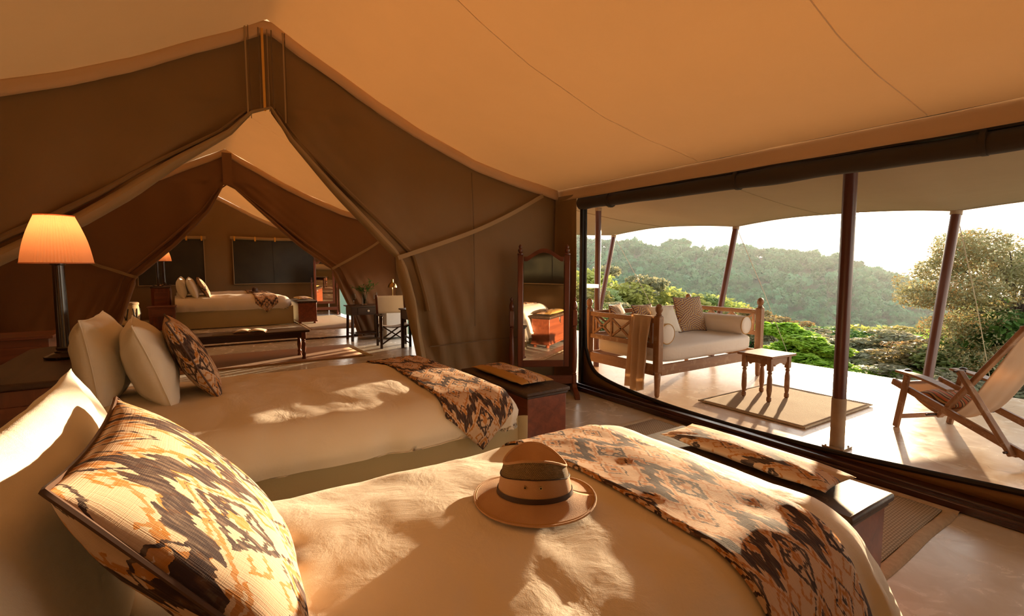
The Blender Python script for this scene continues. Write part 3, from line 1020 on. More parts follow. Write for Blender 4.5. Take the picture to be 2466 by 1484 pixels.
class Bed:
    def __init__(s, name, label, x0, x1, y0, y1, top, R=.27, drop=.02, puff=.05, seed=1, res=.03, skirt_in=.10, point=.10, flare=-.10):
        s.x0, s.x1, s.y0, s.y1, s.top, s.R, s.seed = x0, x1, y0, y1, top, R, seed
        s.fx1, s.fy0, s.fy1 = x1 - R, y0 + R, y1 - R
        s.puff, s.point, s.flare = puff, point, flare
        s.dmax = R * PI / 2 + drop
        s.t = thing(name, label, 'bed', ((x0 + x1) / 2, (y0 + y1) / 2, 0), group='beds in the tents')
        off = s.t.location.copy()
        L = s.dmax + .12
        xs = np.arange(x0, s.fx1 + L + res, res)
        ys_ = np.arange(s.fy0 - L, s.fy1 + L + res, res)
        d = grid_obj('duvet', lambda X, Y: s.P(X, Y) - off, xs, ys_, 'linen', s.t)
        md = d.modifiers.new('t', 'SOLIDIFY'); md.thickness = .02; md.offset = -1
        zh = top - R - drop + .03
        # skirt with soft pleats
        i = skirt_in
        pts = []
        def rect(t):
            P_ = [(x0, y0 + i), (x1 - i - .12, y0 + i), (x1 - i, y0 + i + .12), (x1 - i, y1 - i - .12), (x1 - i - .12, y1 - i), (x0, y1 - i)]
            return P_
        loop = smooth_path([(p[0], p[1], 0) for p in rect(0)], 24)
        def sk(k, z):
            p_ = loop[int(k)]
            a = k * .9
            out = .012 * math.sin(a) * (1 - z / zh) + .02 * N(k * .12, z * 2, seed)
            c_ = Vector(((x0 + x1) / 2, (y0 + y1) / 2, 0))
            dirn = (p_ - c_).normalized()
            return Vector((p_.x, p_.y, .02 + (zh) * z / zh)) + dirn * out - off
        grid_obj('bed_skirt', sk, range(len(loop)), np.linspace(0, zh, 9), 'skirt', s.t)
        G().box(((x0 + x1 - i) / 2 - off.x, 0, (zh + top - .1) / 2 - .02), (x1 - x0 - i - .14, y1 - y0 - 2 * i - .05, .14)).build('mattress', 'mattress_cloth', s.t, bevel=.05)
    def P(s, X, Y, off=0.0):
        ox = max(0.0, X - s.fx1)
        oy = Y - s.fy1 if Y > s.fy1 else (Y - s.fy0 if Y < s.fy0 else 0.0)
        cx_ = min(X, s.fx1); cy_ = min(max(Y, s.fy0), s.fy1)
        d = math.hypot(ox, oy)
        ym = (s.fy0 + s.fy1) / 2
        v = (cy_ - ym) / max(.01, (s.fy1 - s.fy0) / 2)
        u = max(0.0, (cx_ - s.fx1 + .9) / .9)
        z = s.top + off + s.puff * (1 - v * v) * (1 - u ** 3)
        x, y = cx_, cy_
        if d > 0:
            nx, ny = ox / d, oy / d
            lim = (s.dmax + (.30 if off else 0)) * (1 + s.point * (2 * abs(nx * ny)) ** 2)
            dd = min(d, lim)
            R = s.R + off
            ang = dd / s.R
            if ang < PI / 2:
                hz, dr = R * math.sin(ang), R * (1 - math.cos(ang))
            else:
                hz, dr = R, R + dd - s.R * PI / 2
            f = max(0.0, ang - .7)
            q = (X * -ny + Y * nx)
            hz += f * (.018 * math.sin(q * 13 + s.seed * 2 + N(q * 2, s.seed) * 4) + .012 * N(q * 9, s.seed, 2))
            if d > lim: hz -= .004
            x, y, z = cx_ + nx * hz, cy_ + ny * hz, z - dr
            tuck = max(0.0, ang - 1.25)
            x += nx * tuck * s.flare; y += ny * tuck * s.flare
        wr = .016 * N(X * 2.1, Y * 2.3, s.seed) + .009 * N(X * 5.5 + Y * 2, Y * 4.5 - X * 2, s.seed + 4) + .004 * N(X * 14, Y * 11, s.seed)
        return Vector((x, y, z + wr * (1 if d == 0 else max(.3, 1 - d * 2))))
    def runner(s, label, xa, xb, hang_near, hang_far, tip, mat='ikat', group='ikat bed runners'):
        """cloth strip across the bed; hang in metres past the rounded edge, tip = pointed end length"""
        n = 17
        ws = np.linspace(-1, 1, n)
        m_ = 90
        V, UV, ya, yb = [], [], s.fy0 - hang_near, s.fy1 + hang_far
        for w in ws:
            a = ya + tip * abs(w) ** 1.0
            b = yb - tip * abs(w) ** 1.0
            for k in range(m_):
                Y = a + (b - a) * k / (m_ - 1)
                X = (xa + xb) / 2 + w * (xb - xa) / 2
                p_ = s.P(X, Y, .012)
                V.append(p_); UV.append((w * (xb - xa) / 2 + .13, Y - ya))
        o = np_obj('bed_runner', np.array(V), grid_faces(n, m_), mat, None, True, np.array(UV))
        md = o.modifiers.new('t', 'SOLIDIFY'); md.thickness = .007; md.offset = 0
        return tag(o, label, 'bed runner', group)

bed_mid = Bed('bed', 'middle bed with cream duvet and tan skirt beyond the hat bed', -.55, 1.95, 2.70, 4.50, .71, R=.25, drop=.0, seed=3, point=.0)
bed_near = Bed('bed', 'nearest bed with cream duvet, the hat resting on it', -.62, 2.07, .64, 2.10, .71, R=.26, drop=.12, seed=8, point=.36, puff=.035, flare=.10)
bed_far = Bed('bed', 'bed with cream duvet in the far tent, nearer the bench', -.28, 2.32, 14.1, 15.5, .76, R=.26, drop=.06, seed=12, res=.05, point=0)
bed_back = Bed('bed', 'bed in the far tent under the windows, behind the other bed', -.28, 2.25, 15.95, 17.3, .76, R=.26, drop=.06, seed=17, res=.05, point=0)
bed_mid.runner('dark and orange ikat runner with pointed end across the middle bed', 1.30, 1.82, .50, .40, .26)
bed_near.runner('long dark and orange ikat runner across the nearest bed beside the hat', 1.26, 1.75, .78, .30, .02)
bed_far.runner('ikat runner with pointed end on the nearer bed of the far tent', 1.42, 1.95, .56, .35, .24)
bed_back.runner('ikat runner on the bed under the far windows', 1.42, 1.95, .50, .35, .24)

GW, GI = 'white pillows on the beds', 'ikat cushions on the beds'
Yv = (0, 1, 0)
def lean(a):
    a = math.radians(a)
    return (-math.sin(a), 0, math.cos(a))
pillow('pillow', 'white pillow on the middle bed, standing nearest the lamp', (-.455, 3.86, .985), (.05, 1, 0), lean(8), .70, .54, .25, 'linen_pillow', 1, GW, 'linen_pillow', wr=.02)
pillow('pillow', 'white pillow on the middle bed between the other pillow and the ikat cushion', (-.215, 3.72, .965), (-.08, 1, 0), lean(17), .70, .54, .24, 'linen_pillow', 2, GW, 'linen_pillow', wr=.02)
pillow('cushion', 'ikat cushion leaning on the white pillows of the middle bed', (.0, 3.70, .98), (-.05, 1, 0), lean(27), .58, .56, .17, 'ikat', 3, GI, 'leather', 'cushion', .006)
pillow('pillow', 'large sunlit white pillow on the nearest bed behind the ikat cushion', (-.26, 1.47, .95), (.06, 1, 0), lean(14), 1.0, .60, .20, 'linen_pillow', 5, GW, wr=.018)
pillow('cushion', 'large ikat cushion in the foreground on the nearest bed', (.0, 1.33, .955), (.03, 1, -.02), lean(38), .68, .62, .22, 'ikat_big', 6, GI, 'leather', 'cushion', .008)
for nm, bx_, by_, la, lb, lc in (('n', -.05, 14.65, 'white pillow nearest the lamps on the nearer bed of the far tent', 'second white pillow on the nearer bed of the far tent', 'ikat cushion on the nearer bed of the far tent'),
                     ('b', -.05, 16.5, 'white pillow nearest the wall side on the bed under the far windows', 'second white pillow on the bed under the far windows', 'ikat cushion on the bed under the far windows')):
    pillow('pillow', la, (bx_ - .08, by_, 1.0), Yv, lean(8), .66, .52, .22, 'linen_pillow', 9, GW)
    pillow('pillow', lb, (bx_ + .14, by_ - .03, .99), Yv, lean(20), .66, .52, .22, 'linen_pillow', 10, GW)
    pillow('cushion', lc, (bx_ + .38, by_, .99), Yv, lean(26), .56, .54, .16, 'ikat', 11, GI, 'leather', 'cushion', .006)
o = G().lathe([(.16, 0), (.16, .012), (.08, .02), (.075, .09), (.05, .12), (0, .11)], 18, (1.62, 16.1, .80)).build('dark_hat', 'leather')
tag(o, 'dark hat lying on the bed under the far windows', 'hat')

# ------------------------------------------------------------------ the hat
hz_ = bed_near.P(.965, 1.335).z
hat = thing('safari_hat', 'tan wide brimmed hat with dark band and mesh crown on the nearest bed', 'hat', (.965, 1.335, hz_ + .004), math.radians(-33))
def hat_crown(a, t):
    # t: 0 brim joint .. 1 rim of the crown; local x = front to back, y = side to side
    ca, sa = math.cos(a), math.sin(a)
    k = 1 - .17 * t ** 1.5
    rx, ry = .128 * k, .104 * k
    z = t * (.098 + .046 * sa * sa * t + .012 * t * max(0, -ca))
    pinch = 1 - .34 * t ** 2 * max(0, ca) ** 1.5          # pinched front
    return rx * ca, ry * sa * pinch, z
def hat_pt(a, t, o_=0.0):
    x, y, z = hat_crown(a, t)
    return Vector((x * (1 + o_ * 9), y * (1 + o_ * 8), z + .022))
As = np.linspace(0, 2 * PI, 65)
ZM = .66
grid_obj('crown_body', lambda a, t: hat_pt(a, t), As, np.linspace(0, ZM, 14), 'hat_felt', hat)
grid_obj('crown_mesh', lambda a, t: hat_pt(a, t), As, np.linspace(ZM, .985, 6), 'hat_mesh', hat, uvfn=lambda a, t: (a * .11, t * .16))
G().tube([hat_pt(a, 1.0, .0) for a in As], .0045, 8, caps=False).build('crown_piping', 'hat_felt', hat)
G().tube([hat_pt(a, ZM, .002) for a in As], .0018, 6, caps=False).build('stitching', 'hat_band', hat)
def hat_top(a, q):
    x, y, z = hat_crown(a, 1.0)
    dip = .055 * (1 - q ** 2.5)
    cr_ = .030 * math.exp(-((y * q) / .022) ** 2) * (1 - q ** 4)
    return Vector((x * q * .985, y * q * .985, z + .022 - dip - cr_ * .3))
grid_obj('crown_top', hat_top, As, np.linspace(.02, 1.0, 12), 'hat_felt', hat)
grid_obj('hat_band', lambda a, t: hat_pt(a, t * .21 + .02, .0028), As, np.linspace(0, 1, 6), 'hat_band', hat)
def brim(a, q):
    ca, sa = math.cos(a), math.sin(a)
    x0_, y0_, _ = hat_crown(a, 0)
    r = 1 + q * (.83 if True else 0)
    lift = .010 * q * q * abs(ca) + .022 * (1 - q) ** 1.5 - .006 * q * abs(sa) + .006
    return Vector((x0_ * (1 + q * .62), y0_ * (1 + q * .86), lift + .004 * math.sin(3 * a) * q))
br = grid_obj('brim', brim, As, np.linspace(0, 1, 14), 'hat_felt', hat, solid_t=.004)
G().tube([brim(a, 1.0) for a in As], .0035, 6, caps=False).build('brim_binding', 'hat_felt', hat)
G().tube([brim(a, .92) + Vector((0, 0, .0022)) for a in As], .001, 5, caps=False).build('stitching', 'mustard', hat)
for a in (-PI / 2 - .30, -PI / 2 + .12):
    p_ = hat_pt(a, .50, .0)
    nrm = Vector((p_.x / .128 ** 2, p_.y / .104 ** 2, 0)).normalized()
    G().tube([p_ - nrm * .002, p_ + nrm * .0035], .0055, 12).build('eyelet', 'brass', hat)
    G().tube([p_ - nrm * .002, p_ + nrm * .0042], .0032, 10).build('eyelet_hole', 'black', hat)

# ------------------------------------------------------------------ blanket chests and their seat cushions
def make_chest(label, x0, x1, y0, y1, h):
    t = thing('blanket_chest', label, 'chest', ((x0 + x1) / 2, (y0 + y1) / 2, 0), group='wooden chests at the bed ends')
    w, l = x1 - x0, y1 - y0
    G().box((0, 0, .08 + (h - .12) / 2), (w, l, h - .12)).build('body', 'chest_y', t, bevel=.006)
    G().box((0, 0, .075), (w + .03, l + .03, .03)).build('plinth', 'chest_y', t, bevel=.008)
    lid = G().box((0, 0, h - .02), (w + .05, l + .05, .035)).build('lid', 'lid_wood', t, bevel=.012, seg=3)
    G().box((0, 0, h - .048), (w + .02, l + .02, .022)).build('moulding', 'walnut_y', lid, bevel=.006)
    for sx in (-1, 1):
        for sy in (-1, 1):
            G().lathe([(.020, 0), (.034, .012), (.036, .035), (.022, .055), (.03, .062)], 14, (sx * (w / 2 - .05), sy * (l / 2 - .05), 0)).build('foot', 'chest_z', t)
    lt = G().box((w / 2 + .004, 0, h - .10), (.008, .05, .08)).build('latch', 'steel', t, bevel=.003)
    G().tube([(w / 2 + .006, -.012, h - .14), (w / 2 + .02, 0, h - .17), (w / 2 + .006, .012, h - .14)], .005, 6).build('hasp_ring', 'steel', lt)
    return t
make_chest('red wooden chest with dark lid at the foot of the middle bed', 2.14, 2.52, 3.06, 4.10, .585)
make_chest('red wooden chest with shiny dark lid at the foot of the nearest bed', 2.11, 2.46, .84, 1.88, .585)
make_chest('red wooden chest at the foot of the bed in the far tent', 2.40, 2.86, 13.95, 15.1, .62)
def seat_cushion(label, x, y, z, w, l, seed, ushift=0.0):
    return pillow('seat_cushion', label, (x, y, z), (1, 0, 0), (0, 1, 0), w, l, .075, 'banded_cushion', seed, 'mustard cushions on the chests', None, 'cushion', .005, .03, ushift)
for lab, x, y, z, w, l in (('mustard seat cushion with ikat band on the chest by the mirror', 2.33, 3.60, .618, .32, .84),
                           ('mustard seat cushion with ikat band on the chest of the nearest bed', 2.31, 1.38, .618, .28, .86),
                           ('mustard seat cushion on the chest in the far tent', 2.62, 14.5, .672, .36, .84)):
    c = seat_cushion(lab, x, y, z, w, l, 0, .062 if w == .28 else 0.0)

# ------------------------------------------------------------------ consoles, lamps
def make_console(label, x0, x1, y0, y1, h):
    t = thing('console', label, 'cabinet', ((x0 + x1) / 2, (y0 + y1) / 2, 0))
    w, l = x1 - x0, y1 - y0
    c = .09
    poly = [(-w / 2 + c, -l / 2), (w / 2 - .02, -l / 2), (w / 2, -l / 2 + .02), (w / 2, l / 2 - .02), (w / 2 - .02, l / 2), (-w / 2 + c, l / 2), (-w / 2, l / 2 - c), (-w / 2, -l / 2 + c)]
    R = Matrix.Rotation(PI / 2, 3, 'X')
    pz = [(x, -y) for x, y in poly]
    G().prism(pz, .04, R, (0, 0, h - .02)).build('top', 'walnut_y', t, bevel=.012, seg=3)
    pz2 = [(x * .93, -y * .97) for x, y in poly]
    G().prism(pz2, h - .04, R, (0, 0, (h - .04) / 2)).build('body', 'mahogany_z', t, bevel=.004)
    for s in (-1, 1):
        G().box((w * .465 + .004, s * l * .24, h * .55), (.012, l * .42, h * .7)).build('door', 'mahogany_z', t, bevel=.003)
    G().box((0, -l * .485 - .004, h * .72), (w * .62, .012, h * .30)).build('drawer', 'mahogany_x', t, bevel=.003)
    return t
make_console('dark topped mahogany cabinet behind the middle bed carrying the large lamp', -.98, -.57, 3.46, 4.95, .95)
make_console('tall mahogany cabinet behind the bed in the far tent carrying two lamps', -.76, -.36, 14.45, 16.0, 1.05)

def make_lamp(label, loc, h=.92, power=2.2, group='pleated table lamps'):
    t = thing('table_lamp', label, 'lamp', loc, group=group)
    prof = [(.100, 0), (.104, .006), (.104, .016), (.090, .022), (.082, .026), (.066, .034), (.052, .038), (.050, .046), (.040, .052), (.042, .066), (.036, .074)]
    G().lathe(prof, 28).build('base', 'lamp_wood', t)
    fl = lambda i, z: 1 - .10 * (i % 4 == 0)
    col = [(.036, .074), (.035, .10), (.034, .3), (.032, .50), (.031, .60)]
    G().lathe(col, 40, rad=fl).build('column', 'lamp_wood', t)
    G().lathe([(.034, .60), (.040, .606), (.040, .614), (.030, .620), (.036, .63), (.036, .642), (.022, .65), (.012, .66), (.012, .70)], 24).build('collar', 'lamp_wood', t)
    n = 132
    pl = lambda i, z: 1 + (.022 if i % 2 else -.022)
    zb, zt = .615, .915
    sh = G()
    P_ = []
    for k in range(15):
        s = k / 14
        r = .178 + (.097 - .178) * s + .012 * math.sin(PI * s)
        P_.append((r, zb + (zt - zb) * s))
    for r, z in P_: pass
    base = len(sh.v)
    for r, z in P_:
        for i in range(n):
            a = 2 * PI * i / n
            rr = r * pl(i, z)
            sh.v.append((rr * math.cos(a), rr * math.sin(a), z))
    for j in range(len(P_) - 1):
        for i in range(n):
            k2 = (i + 1) % n
            sh.f.append((j * n + i, j * n + k2, (j + 1) * n + k2, (j + 1) * n + i))
    shade = sh.build('lamp_shade', 'lamp_shade', t, sharp=12)
    G().tube([(.180 * math.cos(a), .180 * math.sin(a), zb) for a in np.linspace(0, 2 * PI, 65)], .004, 6, caps=False).build('shade_trim', 'lamp_shade', shade)
    G().tube([(.098 * math.cos(a), .098 * math.sin(a), zt) for a in np.linspace(0, 2 * PI, 49)], .004, 6, caps=False).build('shade_trim', 'lamp_shade', shade)
    G().lathe([(.0, .70), (.02, .705), (.032, .74), (.030, .77), (.012, .79), (0, .795)], 14).build('light_bulb', 'bulb', t)
    ld = bpy.data.lights.new('bulb_light', 'POINT')
    ld.energy, ld.color, ld.shadow_soft_size = power, (1, .62, .30), .05
    lo = bpy.data.objects.new('bulb_light', ld)
    link(lo, t); lo.location = (0, 0, .84)
    return t
make_lamp('large table lamp with orange pleated shade on the cabinet by the middle bed', (-.695, 4.28, .952))
make_lamp('table lamp in the far tent nearer the bench', (-.60, 14.75, 1.052), power=1.6)
make_lamp('table lamp in the far tent nearer the windows', (-.50, 15.5, 1.052), power=1.6)

# ------------------------------------------------------------------ cheval mirrors
ARCH = [(x, 1.60 + .10 * math.cos(min(1, abs(x) / .20) * PI / 2) ** 1.2 if abs(x) < .20 else 1.60) for x in np.linspace(-.235, .235, 41)]
def make_mirror(label, loc, rz, name='cheval_mirror'):
    t = thing(name, label, 'mirror', loc, rz, 'standing mirrors in the tents')
    for s in (-1, 1):
        prof = [(.030, .12), (.030, .24), (.022, .25), (.028, .262), (.018, .275), (.024, .29), (.030, .34), (.034, .50), (.028, .66), (.022, .80), (.028, .81), (.020, .82), (.028, .83), (.020, .84)]
        po = G().lathe(prof, 16, (s * .375, 0, 0)).build('post', 'mahogany_z', t)
        G().box((s * .375, 0, .93), (.056, .056, .18)).build('post_block', 'mahogany_z', po, bevel=.006)
        G().lathe([(.026, 1.02), (.018, 1.03), (.030, 1.05), (.030, 1.075), (.022, 1.11), (.012, 1.13), (.020, 1.15), (.020, 1.165), (0, 1.18)], 16, (s * .375, 0, 0)).build('finial', 'mahogany_z', po)
        g = G(); g.prism([(-.24, 0), (-.17, 0), (-.12, .03), (.12, .03), (.17, 0), (.24, 0), (.24, .05), (.06, .10), (.04, .14), (-.04, .14), (-.06, .10), (-.24, .05)], .06, Matrix.Rotation(PI / 2, 3, 'Z'), (s * .375, 0, 0))
        g.build('foot', 'mahogany_y', t, bevel=.006)
    G().box((0, 0, .19), (.70, .03, .10)).build('stretcher', 'mahogany_x', t, bevel=.006)
    fr = bpy.data.objects.new('tilting_frame', None)
    link(fr, t); fr.location = (0, -.005, 0); fr.rotation_euler = (math.radians(TILT), 0, 0)
    for s in (-1, 1):
        G().box((s * .275, 0, 1.015), (.062, .034, 1.33)).build('stile', 'mahogany_z', fr, bevel=.006)
        G().lathe([(.036, 1.68), (.036, 1.69), (.018, 1.70), (.028, 1.72), (.028, 1.735), (.014, 1.75), (.020, 1.765), (.018, 1.78), (0, 1.80)], 14, (s * .275, 0, 0)).build('finial', 'mahogany_z', fr)
    G().box((0, 0, .39), (.49, .032, .08)).build('bottom_rail', 'mahogany_x', fr, bevel=.006)
    lo = [(x, z) for x, z in ARCH]
    hi = [(x, (1.655 + (z - 1.60) * .95)) for x, z in ARCH]
    G().prism(lo + hi[::-1], .032, None).build('arched_rail', 'mahogany_x', fr, bevel=.004)
    poly = [(-.242, .425), (.242, .425)] + [(x, z + .004) for x, z in ARCH[::-1]]
    g = G(); n = len(poly)
    g.add([(x, -.004, z) for x, z in poly], [tuple(range(n))])
    gl = g.build('glass', 'mirror_glass', fr, smooth=False)
    g = G(); g.add([(x, .012, z) for x, z in poly] , [tuple(range(n))]); g.build('backing', 'mahogany_z', fr, smooth=False)
    return t
TILT = 0.6
make_mirror('tall wooden standing mirror with arched top beside the veranda opening', (3.505, 4.69, 0), math.radians(-29.6))
TILT = 2.0
make_mirror('standing mirror at the right of the far tent', (3.62, 16.4, 0), math.radians(-14))

# ------------------------------------------------------------------ rugs
def rug(name, label, x0, x1, y0, y1, mat, border=None, bw=.07, rz=0, th=.012, bulge=0.0):
    t = thing(name, label, 'rug', ((x0 + x1) / 2, (y0 + y1) / 2, 0), rz)
    w, l = (x1 - x0) / 2, (y1 - y0) / 2
    b = bw if border else 0
    def fn(x, y): return (x, y, th + .002 * N(x * 4, y * 4))
    o = grid_obj('woven_field', fn, np.linspace(-w + b, w - b, 24), np.linspace(-l + b, l - b, 24), mat, t)
    md = o.modifiers.new('t', 'SOLIDIFY'); md.thickness = th * .9; md.offset = -1
    if border:
        for (ax, ay, bx2, by2) in ((-w, -l, -w + b, l), (w - b, -l, w, l), (-w + b, -l, w - b, -l + b), (-w + b, l - b, w - b, l)):
            ln = max(bx2 - ax, by2 - ay)
            vert = (by2 - ay) > (bx2 - ax)
            def bf(u, v, ax=ax, ay=ay, bx2=bx2, by2=by2, vert=vert):
                wob = bulge * N(u * 3.1 + ax, 2.2) if True else 0
                x = ax + (bx2 - ax) * v if vert else ax + u
                y = ay + u if vert else ay + (by2 - ay) * v
                if vert: x += wob
                else: y += wob
                return (x, y, .002 + (th + .004) * math.sin(PI * v) ** .5)
            grid_obj('border', bf, np.linspace(0, ln, 40), np.linspace(0, 1, 9), border, t)
    return t
rug('sisal_rug', 'grey brown sisal rug with tan cloth border under the nearest chest', 2.70, 3.97, .95, 3.37, 'sisal', 'rug_border', .075, math.radians(1.5), bulge=.012)
rug('veranda_rug', 'tan woven rug under the small stool on the veranda', 4.84, 6.31, 2.33, 3.51, 'sisal_fine', 'rug_border', .012)
rug('far_rug', 'pale bordered rug on the floor of the far tent', 2.4, 3.85, 12.55, 16.0, 'sisal_fine', 'rug_border', .05)
t = thing('fringed_rug', 'pinkish jute rug with fringed end under the dark bench', 'rug', (1.0, 9.15, 0))
o = grid_obj('woven_field', lambda x, y: (x, y, .012), np.linspace(-1.5, 1.5, 20), np.linspace(-.72, .72, 12), 'jute', t)
md = o.modifiers.new('t', 'SOLIDIFY'); md.thickness = .01; md.offset = -1
g = G()
for k in range(90):
    y = -.71 + 1.42 * k / 89
    g.tube([(1.50, y, .008), (1.56, y + random.uniform(-.012, .012), .012), (1.62, y + random.uniform(-.025, .025), .005)], .004, 4)
tag(g.build('fringe', 'rug_border', t), kind='stuff')

# ------------------------------------------------------------------ lounge: bench, book, table, chair, desk, fridge
def turned_leg(h, r=.035):
    return [(r * .9, 0), (r, .02), (r * .7, .06), (r * .95, .09), (r * .6, .12), (r * .85, .16), (r, h * .45), (r * .85, h * .62), (r * .6, h * .66), (r, h * .69), (r * .6, h * .72), (r * .8, h * .74)]
t = thing('long_bench', 'long dark wooden bench with turned legs on the fringed rug', 'bench', (.72, 8.90, 0))
G().box((0, 0, .475), (1.86, .52, .035)).build('seat', 'walnut_x', t, bevel=.010)
for s in (-1, 1):
    G().box((0, s * .20, .415), (1.66, .025, .09)).build('apron', 'walnut_x', t, bevel=.003)
    G().box((s * .84, 0, .415), (.025, .36, .09)).build('apron', 'walnut_y', t, bevel=.003)
    for s2 in (-1, 1):
        lg = G().lathe(turned_leg(.46), 16, (s * .84, s2 * .20, 0)).build('leg', 'mahogany_z', t)
        G().box((s * .84, s2 * .20, .40), (.066, .066, .12)).build('leg_block', 'mahogany_z', lg, bevel=.004)
t = thing('open_book', 'open book with cream pages lying on the dark bench', 'book', (.80, 8.86, .4935), math.radians(-12))
G().box((0, 0, .005), (.46, .30, .008)).build('cover', 'book_cover', t, bevel=.002)
for s in (-1, 1):
    def pg(x, y, s=s):
        q = x / .22
        return (s * x, y, .012 + .035 * math.sin(PI * min(1, q * 1.0)) ** .7 * (1 - q * .55))
    grid_obj('page_block', pg, np.linspace(0, .22, 12), np.linspace(-.14, .14, 4), 'paper', t, solid_t=.006)

t = thing('side_table', 'dark side table with one drawer and white knob under the vase', 'table', (3.08, 10.42, 0))
G().box((0, 0, .715), (.72, .48, .025)).build('top', 'walnut_x', t, bevel=.006)
G().box((0, 0, .62), (.64, .42, .17)).build('case', 'walnut_x', t, bevel=.004)
dr = G().box((.02, -.215, .62), (.42, .02, .13)).build('drawer', 'walnut_x', t, bevel=.004)
G().lathe([(.008, 0), (.010, .01), (.024, .02), (.022, .032), (0, .038)], 14).build('knob', 'porcelain', dr)
kn = [c for c in dr.children][0]
kn.location = (.02, -.222, .62); kn.rotation_euler = (PI / 2, 0, 0)
for sx in (-1, 1):
    for sy in (-1, 1):
        G().bar((sx * .29, sy * .18, .54), (sx * .305, sy * .19, 0), .045, .045).build('leg', 'walnut_z', t, bevel=.004)
G().box((0, 0, .14), (.56, .34, .02)).build('lower_shelf', 'walnut_x', t, bevel=.004)
t = thing('vase', 'glass vase with leafy green sprigs between two wine glasses', 'vase', (3.10, 10.42, .7285))
G().lathe([(.055, 0), (.06, .02), (.066, .24), (.064, .24), (.056, .03), (0, .025)], 20).build('glass_vessel', 'clear_glass', t)
rs = random.Random(4)
for k in range(13):
    a, b = rs.uniform(0, 6.28), rs.uniform(.10, .26)
    top = Vector((math.cos(a) * b, math.sin(a) * b, rs.uniform(.34, .52)))
    sp = bpy.data.objects.new('sprig', None)
    link(sp, t)
    G().tube(smooth_path([(rs.uniform(-.02, .02), rs.uniform(-.02, .02), .03), (top.x * .3, top.y * .3, .24), top], 4), .003, 5).build('stem', 'vase_leaf', sp)
    for j in range(9):
        f = .35 + .65 * j / 8
        p_ = Vector((top.x * f, top.y * f, .24 + (top.z - .24) * f))
        d_ = Vector((rs.uniform(-1, 1), rs.uniform(-1, 1), rs.uniform(-.3, .7))).normalized()
        s_ = d_.cross(Vector((0, 0, 1))).normalized() * .016
        l_ = .085
        G().add([p_, p_ + d_ * l_ * .5 + s_ + Vector((0, 0, .008)), p_ + d_ * l_, p_ + d_ * l_ * .5 - s_ + Vector((0, 0, .008))], [(0, 1, 2, 3)]).build('leaf', 'vase_leaf', sp, smooth=False)
for x, y, lab in ((2.86, 10.36, 'wine glass to the left of the leafy vase'), (3.34, 10.45, 'wine glass to the right of the leafy vase')):
    t = thing('wine_glass', lab, 'glass', (x, y, .7285), group='wine glasses on the side table')
    G().lathe([(.040, 0), (.038, .004), (.008, .008), (.005, .012)], 18).build('foot', 'clear_glass', t)
    G().lathe([(.005, .010), (.0045, .08), (.006, .105)], 10).build('stem', 'clear_glass', t)
    G().lathe([(.006, .105), (.030, .125), (.043, .16), (.042, .20), (.034, .245), (.033, .245), (.041, .20), (.042, .16), (.029, .128), (0, .11)], 20).build('bowl', 'clear_glass', t)

t = thing('fridge', 'small white fridge against the lounge wall behind the canvas chair', 'fridge', (3.66, 10.30, 0))
G().box((0, 0, .40), (.46, .46, .72)).build('cabinet', 'fridge', t, bevel=.01)
fd = G().box((0, -.245, .40), (.46, .03, .71)).build('door', 'fridge', t, bevel=.008)
G().box((.15, -.262, .12), (.03, .006, .03)).build('badge', 'steel', fd)
t = thing('desk_lamp', 'brass desk lamp with lit bulb behind the canvas chair', 'lamp', (3.64, 10.22, .762))
G().lathe([(.07, 0), (.07, .012), (.012, .02)], 20).build('base', 'brass', t)
G().tube([(0, 0, .015), (0, 0, .36)], .006, 8).build('stem', 'brass', t)
G().lathe([(.095, .33), (.092, .35), (.075, .395), (.045, .425), (.026, .435), (.024, .50), (.018, .505), (0, .505)], 22, (-.015, -.03, 0)).build('shade', 'brass', t)
G().lathe([(0, .335), (.025, .345), (.032, .37), (.02, .40), (0, .405)], 12, (-.015, -.03, 0)).build('light_bulb', 'bulb', t)
ld = bpy.data.lights.new('bulb_light', 'POINT'); ld.energy, ld.color, ld.shadow_soft_size = 3, (1, .7, .4), .03
lo = bpy.data.objects.new('bulb_light', ld); link(lo, t); lo.location = (-.015, -.03, .32)

t = thing('director_chair', 'dark wooden folding chair with white canvas back', 'chair', (3.28, 9.20, 0), math.radians(-8))
for s in (-1, 1):
    for sy, z1 in ((-1, .60), (1, .60)):
        G().box((s * .27, sy * .20, z1 / 2), (.045, .05, z1)).build('leg', 'walnut_z', t, bevel=.005)
    G().box((s * .27, 0, .615), (.06, .52, .025)).build('arm', 'walnut_y', t, bevel=.008)
    G().box((s * .27, 0, .16), (.03, .36, .035)).build('stretcher', 'walnut_y', t, bevel=.004)
    G().bar((s * .27, .18, .60), (s * .27, .27, .98), .035, .045).build('back_post', 'mahogany_z', t, bevel=.004)
for sy in (-.19, .19):
    for s in (-1, 1):
        G().bar((s * -.25, sy, .08), (s * .25, sy, .42), .04, .022).build('cross_brace', 'walnut_x', t, bevel=.003)
grid_obj('seat_sling', lambda x, y: (x, y, .43 - .05 * (1 - (x / .27) ** 2)), np.linspace(-.27, .27, 14), np.linspace(-.2, .2, 4), 'leather', t, solid_t=.006)
def backf(x, z):
    f = (z - .62) / .34
    return (x, .20 + .075 * f + .05 * (1 - (x / .28) ** 2), z)
grid_obj('canvas_back', backf, np.linspace(-.285, .285, 16), np.linspace(.62, .96, 8), 'canvas_white', t, solid_t=.008)
t = thing('writing_desk', 'dark wooden desk edge showing beside the tied-back flap', 'desk', (3.62, 8.50, 0))
G().box((0, 0, .735), (.62, 1.0, .03)).build('top', 'walnut_y', t, bevel=.006)
G().box((0, 0, .64), (.56, .92, .16)).build('drawer_case', 'walnut_y', t, bevel=.004)
